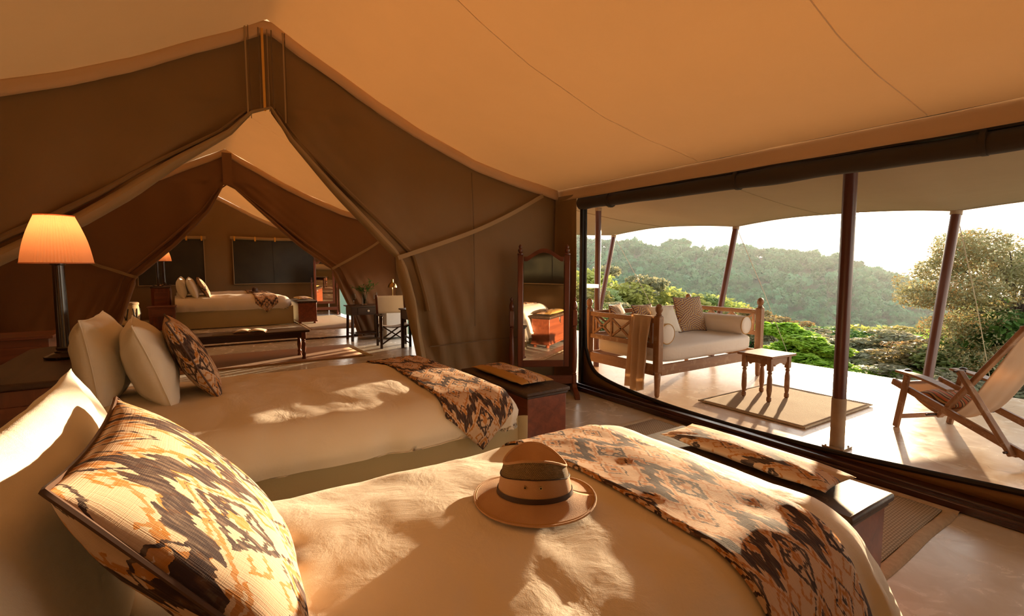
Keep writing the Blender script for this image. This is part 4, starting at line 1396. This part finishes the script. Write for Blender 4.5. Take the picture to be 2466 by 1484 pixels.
for sx in (-1, 1):
    for sy in (-1, 1):
        G().box((sx * .26, sy * .44, .36), (.05, .05, .72)).build('leg', 'walnut_z', t, bevel=.004)

t = thing('sideboard', 'red brown wooden sideboard in the lounge behind the lamp cabinet', 'cabinet', (-1.85, 6.75, 0))
G().box((0, 0, .42), (1.36, .46, .84)).build('body', 'chest_x', t, bevel=.005)
G().box((0, 0, .855), (1.44, .52, .03)).build('top', 'chest_x', t, bevel=.006)
for k in range(2):
    dd = G().box((-.33 + k * .66, -.236, .46), (.60, .012, .62)).build('door', 'chest_x', t, bevel=.003)
    G().lathe([(.012, 0), (.016, .02), (0, .026)], 10).build('knob', 'brass', dd)
    dd.children[0].location = (-.33 + k * .66 + (.24 if k == 0 else -.24), -.242, .46); dd.children[0].rotation_euler = (PI / 2, 0, 0)

t = thing('nightstand', 'low mahogany nightstand in front of the far tent cabinet', 'table', (-.52, 13.9, 0))
G().box((0, 0, .615), (.56, .42, .03)).build('top', 'mahogany_x', t, bevel=.006)
G().box((0, 0, .50), (.50, .38, .20)).build('case', 'mahogany_x', t, bevel=.004)
dd = G().box((0, -.195, .50), (.40, .016, .14)).build('drawer', 'mahogany_x', t, bevel=.003)
for sx in (-1, 1):
    for sy in (-1, 1):
        G().box((sx * .22, sy * .16, .20), (.05, .05, .40)).build('leg', 'mahogany_z', t, bevel=.004)
t = thing('low_trunk', 'low dark wooden trunk under the lidded basket', 'chest', (-1.06, 13.2, 0))
G().box((0, 0, .15), (.62, .50, .26)).build('body', 'walnut_x', t, bevel=.006)
G().box((0, 0, .29), (.66, .54, .03)).build('lid', 'walnut_x', t, bevel=.006)
t = thing('lidded_basket', 'round woven lidded basket with dark chevrons in the far tent', 'basket', (-1.06, 13.2, .306))
def bk(a, z):
    r = .155 + .02 * math.sin(z / .42 * PI)
    r *= 1 + .012 * math.sin(z * 180)
    return (r * math.cos(a), r * math.sin(a), z)
grid_obj('body', bk, np.linspace(0, 2 * PI, 49), np.linspace(0, .42, 60), 'basketry', t, uvfn=lambda a, z: (a * .16, z))
G().lathe([(.0, .405), (.15, .41), (.168, .42), (.168, .455), (.15, .47), (0, .475)], 30).build('lid', 'basketry', t)
for a0_ in (-1.9, -.9, .2):
    for s in (-1, 1):
        pts = []
        for k in range(8):
            z = .10 + .24 * k / 7
            a = a0_ + s * (.04 + .22 * k / 7)
            p_ = bk(a, z); pts.append((p_[0] * 1.02, p_[1] * 1.02, z))
        G().tube(pts, .012, 6).build('chevron', 'black', t)
# ------------------------------------------------------------------ veranda: daybed and its cushions
DX0, DX1, DY0, DY1 = 4.60, 6.70, 3.90, 5.10
t = thing('daybed', 'carved wooden daybed with lattice ends and egg finials on the veranda', 'daybed', ((DX0 + DX1) / 2, (DY0 + DY1) / 2, -.004))
hx, hy = (DX1 - DX0) / 2, (DY1 - DY0) / 2
for sx in (-1, 1):
    for sy in (-1, 1):
        po = G().box((sx * hx, sy * hy, .63), (.085, .085, .66)).build('post', 'teak_z', t, bevel=.008)
        G().lathe([(.024, 0), (.030, .02), (.040, .26), (.034, .28), (.042, .30)], 14, (sx * hx, sy * hy, 0)).build('leg', 'teak_z', po)
        G().lathe([(.05, .96), (.05, .968), (.030, .975), (.036, .985), (.026, .998), (.030, 1.005), (.043, 1.03), (.046, 1.055), (.040, 1.08), (.024, 1.10), (0, 1.108)], 18, (sx * hx, sy * hy, 0)).build('finial', 'teak_z', po)
for sy in (-1, 1):
    G().box((0, sy * hy, .315), (2 * hx - .08, .045, .13)).build('rail', 'teak_x', t, bevel=.006)
for sx in (-1, 1):
    G().box((sx * hx, 0, .315), (.045, 2 * hy - .08, .13)).build('rail', 'teak_y', t, bevel=.006)
def lattice(a, b, n):
    """top rail, middle rail, uprights and crossed bars between two posts"""
    a, b = Vector(a), Vector(b)
    ax = 'x' if abs((b - a).x) > .1 else 'y'
    for z, hgt in ((.905, .06), (.605, .06)):
        G().bar(a + Vector((0, 0, z)), b + Vector((0, 0, z)), .045, hgt).build('lattice_rail', 'teak_' + ax, t, bevel=.006)
    for k in range(n + 1):
        p_ = a.lerp(b, (k + .0) / n * .9 + .05)
        G().bar(p_ + Vector((0, 0, .63)), p_ + Vector((0, 0, .88)), .032, .03).build('upright', 'teak_z', t, bevel=.003)
        if k < n:
            q = a.lerp(b, (k + 1.0) / n * .9 + .05)
            G().bar(p_ + Vector((0, 0, .64)), q + Vector((0, 0, .87)), .022, .030).build('cross_bar', 'teak_z', t, bevel=.003)
            G().bar(p_ + Vector((0, 0, .87)), q + Vector((0, 0, .64)), .022, .030).build('cross_bar', 'teak_z', t, bevel=.003)
lattice((-hx, -hy + .04, 0), (-hx, hy - .04, 0), 3)
lattice((hx, -hy + .04, 0), (hx, hy - .04, 0), 3)
lattice((-hx + .04, hy, 0), (hx - .04, hy, 0), 5)
# mattress
def boxy(w, l, z0, z1, r, seed):
    def fn(u, v):
        # superellipse-like soft slab
        cu, su = math.cos(u), math.sin(u)
        cv, sv = math.cos(v), math.sin(v)
        f = lambda c, e: math.copysign(abs(c) ** e, c)
        x = w / 2 * f(cv, .25) * f(cu, .25)
        y = l / 2 * f(cv, .25) * f(su, .25)
        z = (z0 + z1) / 2 + (z1 - z0) / 2 * f(sv, .35)
        return (x, y, z + .012 * N(x * 4, y * 4, seed) * (z > z0 + .05))
    return fn
grid_obj('mattress', boxy(2 * hx - .10, 2 * hy - .02, .37, .60, .06, 3), np.linspace(-PI, PI, 73), np.linspace(-PI / 2, PI / 2, 25), 'mattress_cloth', t, flip=False)
def bolster(label, c, l, r, rz):
    t_ = thing('bolster', label, 'bolster', c, rz, 'cream bolsters on the daybed')
    g = G()
    prof = [(0, -l / 2 - .012), (r * .5, -l / 2 - .006), (r * .88, -l / 2 + .0), (r * .985, -l / 2 + .02)] + [(r * (1 + .02 * math.sin(k * 1.7)), -l / 2 + .05 + (l - .1) * k / 10) for k in range(11)] + [(r * .985, l / 2 - .02), (r * .88, l / 2), (r * .5, l / 2 + .006), (0, l / 2 + .012)]
    o_ = g.lathe(prof, 28).build('cover', 'mattress_cloth', t_, sharp=60)
    o_.rotation_euler = (PI / 2, 0, 0)
    for s in (-1, 1):
        pp = G().tube([(r * .95 * math.cos(a), r * .95 * math.sin(a), s * (l / 2 - .005)) for a in np.linspace(0, 2 * PI, 33)], .006, 6, caps=False).build('piping', 'mustard', t_)
        pp.rotation_euler = (PI / 2, 0, 0)
    return t_
bolster('cream bolster at the right end of the daybed', (6.47, 4.42, .725), .94, .13, 0)
bolster('cream bolster at the left end of the daybed behind the scarf', (4.83, 4.42, .725), .94, .13, 0)
GD = 'scatter cushions on the daybed'
pillow('cushion', 'dark leaf striped square cushion in the middle of the daybed', (6.11, 4.62, .845), (1, -.12, 0), (.05, .30, 1), .54, .52, .17, 'leafprint', 1, GD, 'leather', 'cushion', .006)
pillow('cushion', 'pale leaf striped cushion left of the dark one on the daybed', (5.42, 4.82, .81), (1, .10, 0), (.1, .5, 1), .46, .42, .16, 'leafprint', 2, GD, 'leather', 'cushion', .006)
pillow('cushion', 'white cushion half behind the finial of the daybed', (5.58, 4.62, .80), (1, -.2, 0), (.0, .6, 1), .42, .40, .15, 'linen_pillow', 3, GD, None, 'cushion', .008)
pillow('cushion', 'small orange leaf cushion at the far left corner of the daybed', (4.98, 4.92, .83), (.9, .4, 0), (.0, .4, 1), .42, .40, .15, 'leafprint', 4, GD, 'leather', 'cushion', .006)

# scarf hanging over the left end rail
def scarf(s, w):
    # s: arc length, negative inside the bed, positive down the outside
    k = min(1, abs(s) / .30)
    wid = .16 * (1 - .22 * min(1, max(0, s) / .8)) + .02 * k
    yy = 4.13 + w * wid + .03 * max(0, s)
    fold = .035 * k * math.sin(w * 9 + s * 2) + .015 * N(w * 3, s * 3, 8)
    if s > .05: x, z = DX0 - .035 - .02 * k + fold * 1.0 - .04 * max(0, s), .945 - (s - .05)
    elif s < -.05: x, z = DX0 + .045 + abs(fold) * .6, .945 + (s + .05)
    else: x, z = DX0 - s * .8, .95
    if s > .05: z += .05 * abs(w) * s
    return (x, yy, max(.03, z))
o = grid_obj('scarf', scarf, np.linspace(-.30, .97, 64), np.linspace(-1, 1, 30), 'scarf', None)
md = o.modifiers.new('t', 'SOLIDIFY'); md.thickness = .004
tag(o, 'long beige scarf hanging over the left rail of the daybed', 'scarf')

# ------------------------------------------------------------------ stool table
t = thing('stool_table', 'small teak stool with turned legs and scalloped apron on the veranda rug', 'stool', (5.62, 3.17, .012), math.radians(-2))
G().box((0, 0, .515), (.48, .43, .028)).build('top', 'teak_x', t, bevel=.006)
for sx in (-1, 1):
    for sy in (-1, 1):
        lg = G().lathe([(.016, 0), (.026, .012), (.026, .05), (.018, .06), (.020, .07), (.029, .13), (.027, .26), (.018, .315), (.026, .33), (.018, .345), (.024, .36)], 16, (sx * .175, sy * .155, 0)).build('leg', 'teak_z', t)
        G().box((sx * .175, sy * .155, .43), (.052, .052, .145)).build('leg_block', 'teak_z', lg, bevel=.004)
def apron(w):
    pts = [(-w, .50), (-w, .38)]
    for k in range(21):
        s = k / 20
        x = -w + 2 * w * s
        u = abs(2 * s - 1)
        z = .40 + .035 * math.sin(min(1, (1 - u) * 3.2) * PI) ** 2 * (u > .3) + .03 * (u <= .5) * (1 - u)
        pts.append((x, z))
    pts += [(w, .38), (w, .50)]
    return pts
for s in (-1, 1):
    G().prism(apron(.15), .02, None, (0, s * .155, 0)).build('apron', 'teak_x', t)
    G().prism(apron(.13), .02, Matrix.Rotation(PI / 2, 3, 'Z'), (s * .175, 0, 0)).build('apron', 'teak_y', t)

# ------------------------------------------------------------------ deck chair
t = thing('deck_chair', 'folding wooden deck chair with tan canvas sling on the veranda', 'deck chair', (5.69, 1.90, -.004), math.radians(-115))
WD = .60
for w in (0, WD):
    G().bar((0, w, 0), (.085, w, .525), .05, .035, up=(0, 1, 0)).build('front_leg', 'teak_z', t, bevel=.006)
    rail = G()
    P0, P1 = Vector((-.10, w + (.04 if w == 0 else -.04), .425)), Vector((1.36, w + (.04 if w == 0 else -.04), .018))
    rail.bar(P0, P1, .034, .062, up=(0, 0, 1))
    rl = rail.build('side_rail', 'teak_x', t, bevel=.006)
    for k in range(4):
        q = P0.lerp(P1, .84 + .045 * k)
        G().prism([(-.03, 0), (.012, .040), (.026, .0)], .034, Matrix.Rotation(math.radians(15.6), 3, 'Y'), q + Vector((0, 0, .027))).build('notch', 'teak_x', rl)
    G().bar((.34, w + (.075 if w == 0 else -.075), .20), (.96, w + (.075 if w == 0 else -.075), 1.09), .035, .062, up=(0, 1, 0)).build('back_rail', 'teak_z', t, bevel=.008)
    G().bar((.55, w, .66), (.99, w, .085), .035, .058, up=(0, 1, 0)).build('rear_strut', 'teak_z', t, bevel=.008)
    def armf(s):
        return (-.01 + .50 * s, w, .545 + .02 * math.sin(PI * s) - .07 * s)
    ar = G()
    vs, fs = [], []
    for k in range(13):
        s = k / 12
        c = Vector(armf(s)); wd = .042 + .012 * math.sin(PI * s)
        vs += [c + Vector((0, -wd, .011)), c + Vector((0, wd, .011)), c + Vector((0, wd, -.011)), c + Vector((0, -wd, -.011))]
    for k in range(12):
        for j in range(4):
            fs.append((k * 4 + j, k * 4 + (j + 1) % 4, k * 4 + 4 + (j + 1) % 4, k * 4 + 4 + j))
    fs += [(3, 2, 1, 0), (48, 49, 50, 51)]
    arm = ar.add(vs, fs).build('arm', 'teak_x', t, bevel=.004)
    G().lathe([(.030, .0), (.032, .010), (.020, .018), (0, .020)], 14, (.09, w, .562)).build('arm_stud', 'walnut_z', arm)
    for q in ((.34, .22), (.55, .66), (.97, .11)):
        G().tube([(q[0], w - .055, q[1]), (q[0], w + .055, q[1])], .010, 10).build('bolt', 'walnut_z', t)
G().bar((.02, .02, .11), (.02, WD - .02, .11), .030, .045).build('stretcher', 'teak_y', t, bevel=.005)
G().bar((.98, .02, .10), (.98, WD - .02, .10), .035, .05).build('stretcher', 'teak_y', t, bevel=.005)
G().bar((.945, .05, 1.075), (.945, WD - .05, 1.075), .045, .035).build('top_bar', 'teak_y', t, bevel=.006)
G().bar((-.07, .05, .41), (-.07, WD - .05, .41), .035, .030).build('seat_bar', 'teak_y', t, bevel=.006)
SL = smooth_path([(-.07, 0, .415), (.14, 0, .27), (.34, 0, .215), (.52, 0, .33), (.72, 0, .66), (.935, 0, 1.065)], 6)
def sling(k, w):
    p_ = SL[int(k)]
    return (p_.x, .10 + w * (WD - .20), p_.z - .03 * math.sin(PI * w) * math.sin(PI * k / (len(SL) - 1)) + .006 * math.sin(w * 18) * math.sin(PI * k / (len(SL) - 1)))
grid_obj('sling', sling, range(len(SL)), np.linspace(0, 1, 20), 'canvas_sling', t, solid_t=.004)
pc = t.matrix_world
Rm = Matrix.Translation((5.69, 1.90, 0)) @ Matrix.Rotation(math.radians(-115), 4, 'Z')
c_ = Rm @ Vector((.23, .30, .32))
r_ = Rm.to_3x3() @ Vector((0, 1, 0)); u_ = Rm.to_3x3() @ Vector((1, 0, -.10))
pillow('cushion', 'small striped cushion lying on the seat of the deck chair', c_, r_, u_, .40, .34, .14, 'stripes', 5, None, None, 'cushion', .006)

# ------------------------------------------------------------------ the land outside
def ground(x, y):
    s = math.hypot(max(0, x - 8.3), max(0, y - 9.3), max(0, -4.2 - y))
    return -.42 - .14 * min(s, 10) - .27 * max(0, min(s, 130) - 10)
RIDGE = [(30, 300, 4.3), (36, 300, 3.75), (41, 300, 3.35), (46, 303, 2.85), (50, 308, 2.35), (55, 315, 1.95), (60, 322, 1.45), (63, 330, 1.1), (66, 338, -.15), (69, 350, -1.9), (72, 362, -3.5), (74, 372, -5.0), (78, 390, -7), (90, 430, -11)]
RP = []
for az, R, el in RIDGE:
    a = math.radians(az)
    RP.append((R * math.sin(a), R * math.cos(a), 1.55 + R * math.tan(math.radians(el)) - 3.5))
RPn = np.array(RP)
def hill(x, y):
    best = -1e9
    for (ax, ay, az_), (bx, by, bz) in zip(RP, RP[1:]):
        dx, dy = bx - ax, by - ay
        t_ = max(0, min(1, ((x - ax) * dx + (y - ay) * dy) / (dx * dx + dy * dy)))
        d = math.hypot(x - ax - t_ * dx, y - ay - t_ * dy)
        z = az_ + t_ * (bz - az_) - .30 * d - .0006 * d * d
        best = max(best, z)
    return best + 4 * N(x * .012, y * .012, 1)
def land(x, y):
    return max(ground(x, y), hill(x, y), -62)
xs = np.concatenate([np.linspace(8.2, 60, 27), np.linspace(66, 560, 62)])
ys = np.concatenate([np.linspace(-220, -10, 20), np.linspace(-6, 60, 30), np.linspace(66, 420, 46)])
o = grid_obj('hillside_ground', lambda x, y: (x, y, land(x, y) + .15 * N(x * .2, y * .2)), xs, ys, 'hill_ground')
struct(o)
o = grid_obj('garden_ground', lambda x, y: (x, y, ground(x, y) + .03), np.linspace(4.15, 8.3, 8), np.linspace(9.15, 60, 24), 'slope_ground')
struct(o)
def farridge(a, t_):
    R = 1500 + 900 * t_
    a = math.radians(a)
    z = -150 + (150 + 1.55 + 2400 * math.tan(math.radians(1.30 + .12 * N(a * 6, 3) + .05 * N(a * 25, 3)))) * t_ ** .8
    return (R * math.sin(a), R * math.cos(a), z)
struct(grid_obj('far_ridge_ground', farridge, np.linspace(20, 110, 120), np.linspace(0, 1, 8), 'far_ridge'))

def leaf_cloud(blobs, n, size, rs, aspect=.55, up=.3):
    """quads scattered in the outer shells of ellipsoid blobs"""
    V, F = [], []
    w = np.array([b[1][0] * b[1][1] for b in blobs]); w = w / w.sum()
    pick = rs.choice(len(blobs), n, p=w)
    cen = np.array([b[0] for b in blobs])[pick]
    rad = np.array([b[1] for b in blobs])[pick]
    d = rs.normal(size=(n, 3)); d /= np.linalg.norm(d, axis=1)[:, None]
    r = rs.uniform(.55, 1.05, n) ** .6
    P_ = cen + d * rad * r[:, None]
    nrm = d * .6 + rs.normal(size=(n, 3)) * .6; nrm[:, 2] += up
    nrm /= np.linalg.norm(nrm, axis=1)[:, None]
    a = np.cross(nrm, rs.normal(size=(n, 3))); a /= np.linalg.norm(a, axis=1)[:, None]
    b = np.cross(nrm, a)
    s = size * rs.uniform(.6, 1.3, n)[:, None]
    V = np.stack([P_ - a * s, P_ + b * s * aspect, P_ + a * s, P_ - b * s * aspect], 1).reshape(-1, 3)
    F = np.arange(4 * n).reshape(n, 4)
    return V, F

def bush_mesh(seed, n, leaf, shape):
    rs = np.random.default_rng(seed)
    blobs = []
    if shape == 'round':
        for k in range(16):
            a, q = rs.uniform(0, 6.28), rs.uniform(0, .36)
            blobs.append(((math.cos(a) * q, math.sin(a) * q, rs.uniform(.30, .80)), (rs.uniform(.12, .22),) * 3))
    elif shape == 'upright':
        for k in range(20):
            a, q = rs.uniform(0, 6.28), rs.uniform(0, .34)
            z = rs.uniform(.25, .95)
            blobs.append(((math.cos(a) * q * (1.1 - z * .6), math.sin(a) * q * (1.1 - z * .6), z), (.08, .08, .14)))
    else:                                        # feathery, layered
        for k in range(30):
            a, q = rs.uniform(0, 6.28), rs.uniform(.05, .45)
            z = rs.uniform(.35, .98)
            blobs.append(((math.cos(a) * q, math.sin(a) * q, z - q * .25), (.16, .16, .05)))
    V, F = leaf_cloud(blobs, n, leaf, rs)
    return V, F, blobs

PROTO = []
SPEC = [('round', 'leaf_dark', 5200, .034), ('round', 'leaf_olive', 4600, .032), ('upright', 'leaf_bright', 4200, .040), ('feather', 'leaf_grey', 5200, .030),
        ('feather', 'leaf_rust', 5600, .028), ('round', 'leaf_yellow', 4600, .032), ('round', 'leaf_bright', 4600, .030)]
for i, (shape, lm, n, sz) in enumerate(SPEC):
    V, F, blobs = bush_mesh(40 + i, n, sz, shape)
    root = bpy.data.objects.new('shrub', None)
    fo = np_obj('foliage', V, F, lm, None, False)
    g = G()
    rs = random.Random(60 + i)
    for k in range(12):
        b = blobs[rs.randrange(len(blobs))][0]
        g.tube(smooth_path([(rs.uniform(-.02, .02), rs.uniform(-.02, .02), -.05), (b[0] * .35, b[1] * .35, b[2] * .5), b], 3), [.012, .011, .010, .008, .006, .004, .003], 5)
    st = g.build('branches', 'bark')
    COL.objects.unlink(fo); COL.objects.unlink(st)
    PROTO.append((fo.data, st.data))

def place_shrub(kind, az, R, el, width, label, group, name='shrub', cat='shrub', squash=None):
    a = math.radians(az)
    x, y = R * math.sin(a), R * math.cos(a)
    z0 = land(x, y) - .05
    h = max(.5, 1.55 + R * math.tan(math.radians(el)) - z0)
    t_ = thing(name, label, cat, (x, y, z0), random.uniform(0, 6.28), group)
    t_.scale = (width, width, h)
    for nm, me in zip(('foliage', 'branches'), PROTO[kind]):
        link(bpy.data.objects.new(nm, me), t_)
    return t_

KN = ['dark green', 'olive green', 'bright green', 'grey green feathery', 'rust tipped feathery', 'yellow green', 'fresh green']
# (kind, azimuth, distance, elevation of the top, width, where)
S = [
 (5, 41.5, 24, -.2, 5.0, 'left of the straight reddish pole'), (1, 43.5, 20, -1.8, 4.0, 'right of the straight reddish pole'),
 (3, 45.2, 24, .4, 4.2, 'beyond the back left of the daybed'), (5, 47.0, 22, -1.7, 4.5, 'above the left end of the daybed'),
 (1, 49.0, 27, -1.6, 5.0, 'above the small orange cushion'), (5, 51.0, 25, -2.2, 4.6, 'above the pale leaf cushion'),
 (1, 53.2, 26, -2.4, 5.0, 'above the dark leaf cushion'), (5, 55.5, 27, -3.0, 5.0, 'left of the pole behind the daybed'),
 (6, 57.2, 30, -3.2, 4.5, 'right of the pole behind the daybed'), (5, 39.5, 18, -1.5, 3.6, 'beside the black opening edge'),
 (1, 42.4, 15, -3.6, 2.6, 'low beside the canvas tie'), (3, 46.0, 16, -4.0, 2.8, 'low behind the daybed lattice'),
 (4, 60.0, 19, -4.2, 3.0, 'just right of the daybed'), (3, 62.0, 16, -6.2, 2.6, 'behind the stool, pinkish tips'),
 (0, 64.2, 21, -5.2, 3.8, 'behind the stool further back'), (2, 62.4, 13.5, -6.0, 3.0, 'just behind the stool'),
 (2, 64.8, 12.5, -7.2, 2.8, 'right of the stool near the deck edge'), (6, 60.9, 12.5, -9.6, 2.0, 'low at the deck edge left of the stool'),
 (0, 66.8, 22, -5.4, 3.4, 'left of the sleeved pole'), (3, 68.8, 17, -5.7, 3.0, 'right of the sleeved pole'),
 (3, 71.0, 16, -6.6, 3.0, 'between the two right poles'), (4, 70.0, 24, -5.4, 3.6, 'between the right poles further back'),
 (2, 72.4, 18, -6.4, 2.8, 'left of the pole behind the deck chair'), (6, 69.4, 12.5, -9.6, 2.2, 'low at the deck edge between the right poles'),
 (0, 73.2, 34, -4.9, 4.5, 'far down the slope beside the right pole'), (4, 74.4, 14, -6.0, 2.8, 'behind the right pole'),
 (3, 72.0, 12.0, -10.2, 1.8, 'low left of the deck chair arm'), (1, 75.8, 12.5, -6.6, 2.6, 'behind the deck chair seat'),
 (0, 78.2, 13, -1.6, 3.0, 'above the back of the deck chair'), (3, 78.6, 11.0, -8.6, 1.8, 'low behind the deck chair back'),
 (2, 66.2, 12.2, -10.4, 1.7, 'low beside the sleeved pole'), (5, 58.6, 22, -4.8, 3.2, 'behind the right finial of the daybed'),
 (6, 76.8, 20, -4.0, 3.4, 'under the feathery tree'), (1, 80.5, 15, -2.0, 3.6, 'at the far right beyond the deck chair'),
 (0, 60.5, 30, -4.6, 4.6, 'beyond the right finial of the daybed'), (6, 65.2, 32, -5.8, 4.0, 'midway down the slope left of the sleeved pole'), (5, 68.0, 30, -5.5, 4.2, 'midway down the slope right of the sleeved pole'), (0, 71.8, 30, -5.6, 4.2, 'midway down the slope between the right poles'), (1, 75.2, 28, -4.4, 4.2, 'midway down the slope right of the outer pole'),
 (1, 66.0, 40, -5.6, 6.0, 'down the slope left of the sleeved pole'), (0, 62.5, 44, -5.2, 6.0, 'down the slope behind the stool'),
 (1, 70.6, 46, -5.0, 6.0, 'down the slope between the right poles'), (5, 58.0, 42, -3.9, 6.0, 'down the slope behind the daybed end'),
]
for k, az, R, el, w, wh in S:
    place_shrub(k, az, R, el, w, f'{KN[k]} bush {wh}', 'bushes on the slope')
# lower cover on the near slope
rs = random.Random(21)
SECT = [(43.5, 'left of the straight reddish pole'), (51, 'above the left half of the daybed'), (58, 'above the right half of the daybed'), (62.5, 'left of the stool'),
        (66.5, 'left of the sleeved pole'), (70, 'right of the sleeved pole'), (73.5, 'left of the pole behind the deck chair'), (90, 'behind the deck chair')]
for i in range(56):
    az = rs.uniform(38, 80); R = rs.uniform(30, 100)
    k = rs.choice((0, 1, 1, 5, 3, 6))
    a = math.radians(az)
    base = land(R * math.sin(a), R * math.cos(a))
    h = rs.uniform(2.5, 4.5)
    el = math.degrees(math.atan2(base + h - 1.55, R))
    where = next(n for lim, n in SECT if az < lim)
    dist = 'mid slope' if R < 52 else ('lower slope' if R < 76 else 'valley bottom')
    place_shrub(k, az, R, el, rs.uniform(3.5, 6), f'{KN[k]} bush on the {dist} {where}', 'bushes low on the slope')

# the feathery tree at the right
t = thing('feathery_tree', 'tall rust and grey feathery tree at the right behind the deck chair', 'tree', (13.0, 2.60, ground(13.0, 2.60)))
rs2 = np.random.default_rng(5)
rs = random.Random(15)
blobs = []
g = G()
trunk_top = Vector((.15, -.1, 1.9))
g.tube(smooth_path([(0, 0, -.1), (.05, .02, .8), trunk_top], 5), [.11, .105, .10, .10, .09, .09, .085, .08, .08, .075, .07], 9)
for k in range(34):
    a = rs.uniform(0, 6.28); q = rs.uniform(.3, 1.5); z = rs.uniform(.7, 3.3) - q * .25
    e_ = Vector((math.cos(a) * q, math.sin(a) * q, z))
    s_ = Vector((.1, 0, rs.uniform(.9, 1.9)))
    g.tube(smooth_path([s_, s_.lerp(e_, .5) + Vector((0, 0, .15)), e_], 4), [.035, .032, .028, .025, .02, .017, .013, .01, .006], 6)
    for j in range(4):
        c = e_ + Vector((rs.uniform(-.4, .4), rs.uniform(-.4, .4), rs.uniform(-.15, .3)))
        blobs.append((tuple(c), (.40, .40, .22)))
g.build('branches', 'bark', t)
V, F = leaf_cloud(blobs, 60000, .034, rs2, .35, .4)
h_ = len(F) // 5 * 3
np_obj('foliage', V[:h_ * 4], F[:h_], 'leaf_rust', t, False)
np_obj('foliage', V[h_ * 4:], F[:len(F) - h_], 'leaf_grey', t, False)

# forest on the hillside
def ico(sub):
    bm = bmesh.new(); bmesh.ops.create_icosphere(bm, subdivisions=sub, radius=1)
    v = np.array([q.co for q in bm.verts]); f = np.array([[x.index for x in q.verts] for q in bm.faces]); bm.free()
    return v, f
IV, IF = ico(2)
IV1, IF1 = ico(1)
def crown_mesh(seed, nb, leaves):
    """tree crown: solid inner clumps wrapped in leaf tufts, all triangles"""
    rs_ = np.random.default_rng(seed)
    Vs, Fs, n, blobs = [], [], 0, []
    for k in range(nb):
        c = np.array([rs_.normal() * .42, rs_.normal() * .42, .75 + rs_.uniform(-.25, .40)]) if k else np.array([0, 0, .7])
        r = rs_.uniform(.30, .52) if k else .66
        blobs.append((tuple(c), (r, r, r * .8)))
        v = IV1 * r * .82 * np.array([1, 1, .8]) + c
        Vs.append(v); Fs.append(IF1 + n); n += len(v)
    V_, F_ = leaf_cloud(blobs, leaves, .17, rs_, .8, .5)
    F_ = np.concatenate([F_[:, [0, 1, 2]], F_[:, [0, 2, 3]]])
    Vs.append(V_); Fs.append(F_ + n)
    return np.concatenate(Vs), np.concatenate(Fs)
CR = [crown_mesh(100 + i, 6, 420) for i in range(6)]
CM = []
for i, (v, f) in enumerate(CR):
    o = np_obj('forest_tree', v, f, 'hill_leaf', None, False)
    CM.append(o.data); COL.objects.unlink(o)
pts = []
rs = random.Random(33)
tries = 0
while len(pts) < 2300 and tries < 60000:
    tries += 1
    az = rs.uniform(37, 82); R = rs.uniform(110, 372)
    a = math.radians(az)
    x, y = R * math.sin(a), R * math.cos(a)
    hz = hill(x, y)
    if hz < -58: continue
    d_r = np.min(np.hypot(RPn[:, 0] - x, RPn[:, 1] - y))
    pts.append((x, y, land(x, y), rs.uniform(2.0, 4.6) * (1 if rs.random() < .85 else 1.35)))
for az in np.arange(37, 74, .35):                     # ragged skyline
    el = lerp_pts([(q[0], q[2]) for q in RIDGE], az); R = lerp_pts([(q[0], q[1]) for q in RIDGE], az) - 4
    a = math.radians(az + rs.uniform(-.15, .15))
    x, y = R * math.sin(a), R * math.cos(a)
    pts.append((x, y, land(x, y), rs.uniform(2.0, 3.6)))
def shows(q):
    """rank by apparent size, trees on the open face of the hill first"""
    x, y, z, s = q
    az, R = math.degrees(math.atan2(x, y)), math.hypot(x, y)
    el = math.degrees(math.atan2(z + 1.3 * s - 1.55, R))
    open_face = R < lerp_pts([(k[0], k[1]) for k in RIDGE], az) + 3 and el > (-1.6 if az < 57 else -4.6) and 38 < az < 74
    return (not open_face, -s / R)
pts.sort(key=shows)
for i, (x, y, z, s) in enumerate(pts[:300]):
    o = bpy.data.objects.new('forest_tree', CM[i % 6])
    o.location = (x, y, z); o.rotation_euler = (0, 0, rs.uniform(0, 6.28)); o.scale = (s, s, s * rs.uniform(.85, 1.2))
    link(o)
    tag(o, 'rounded green tree crown in the hazy forest covering the hillside', 'tree', 'trees in the forest on the hillside')
Vs, Fs, n = [], [], 0
small = [crown_mesh(200 + i, 3, 150) for i in range(5)]
for i, (x, y, z, s) in enumerate(pts[300:]):
    v, f = small[i % 5]
    a = rs.uniform(0, 6.28); ca, sa = math.cos(a), math.sin(a)
    q = np.stack([v[:, 0] * ca - v[:, 1] * sa, v[:, 0] * sa + v[:, 1] * ca, v[:, 2] * rs.uniform(.85, 1.25)], 1) * s + np.array([x, y, z])
    Vs.append(q); Fs.append(f + n); n += len(v)
o = np_obj('hillside_forest', np.concatenate(Vs), np.concatenate(Fs), 'hill_leaf', None, False)
tag(o, 'dense green forest covering the hazy hillside beyond the veranda', 'forest', kind='stuff')

# evening haze lying in the valley
m = bpy.data.materials.new('valley_haze'); m.use_nodes = True
nt = m.node_tree; nt.nodes.clear()
out = nt.nodes.new('ShaderNodeOutputMaterial')
vs_ = nt.nodes.new('ShaderNodeVolumeScatter')
vs_.inputs['Color'].default_value = (.88, .95, 1.0, 1)
vs_.inputs['Density'].default_value = .00042
vs_.inputs['Anisotropy'].default_value = .35
nt.links.new(vs_.outputs[0], out.inputs['Volume'])
MAT['haze'] = m
o = G().box((1300, 500, -40), (2540, 3600, 190)).build('valley_haze', 'haze', smooth=False)
tag(o, 'thin evening haze hanging over the valley and hillside', 'haze', kind='stuff')
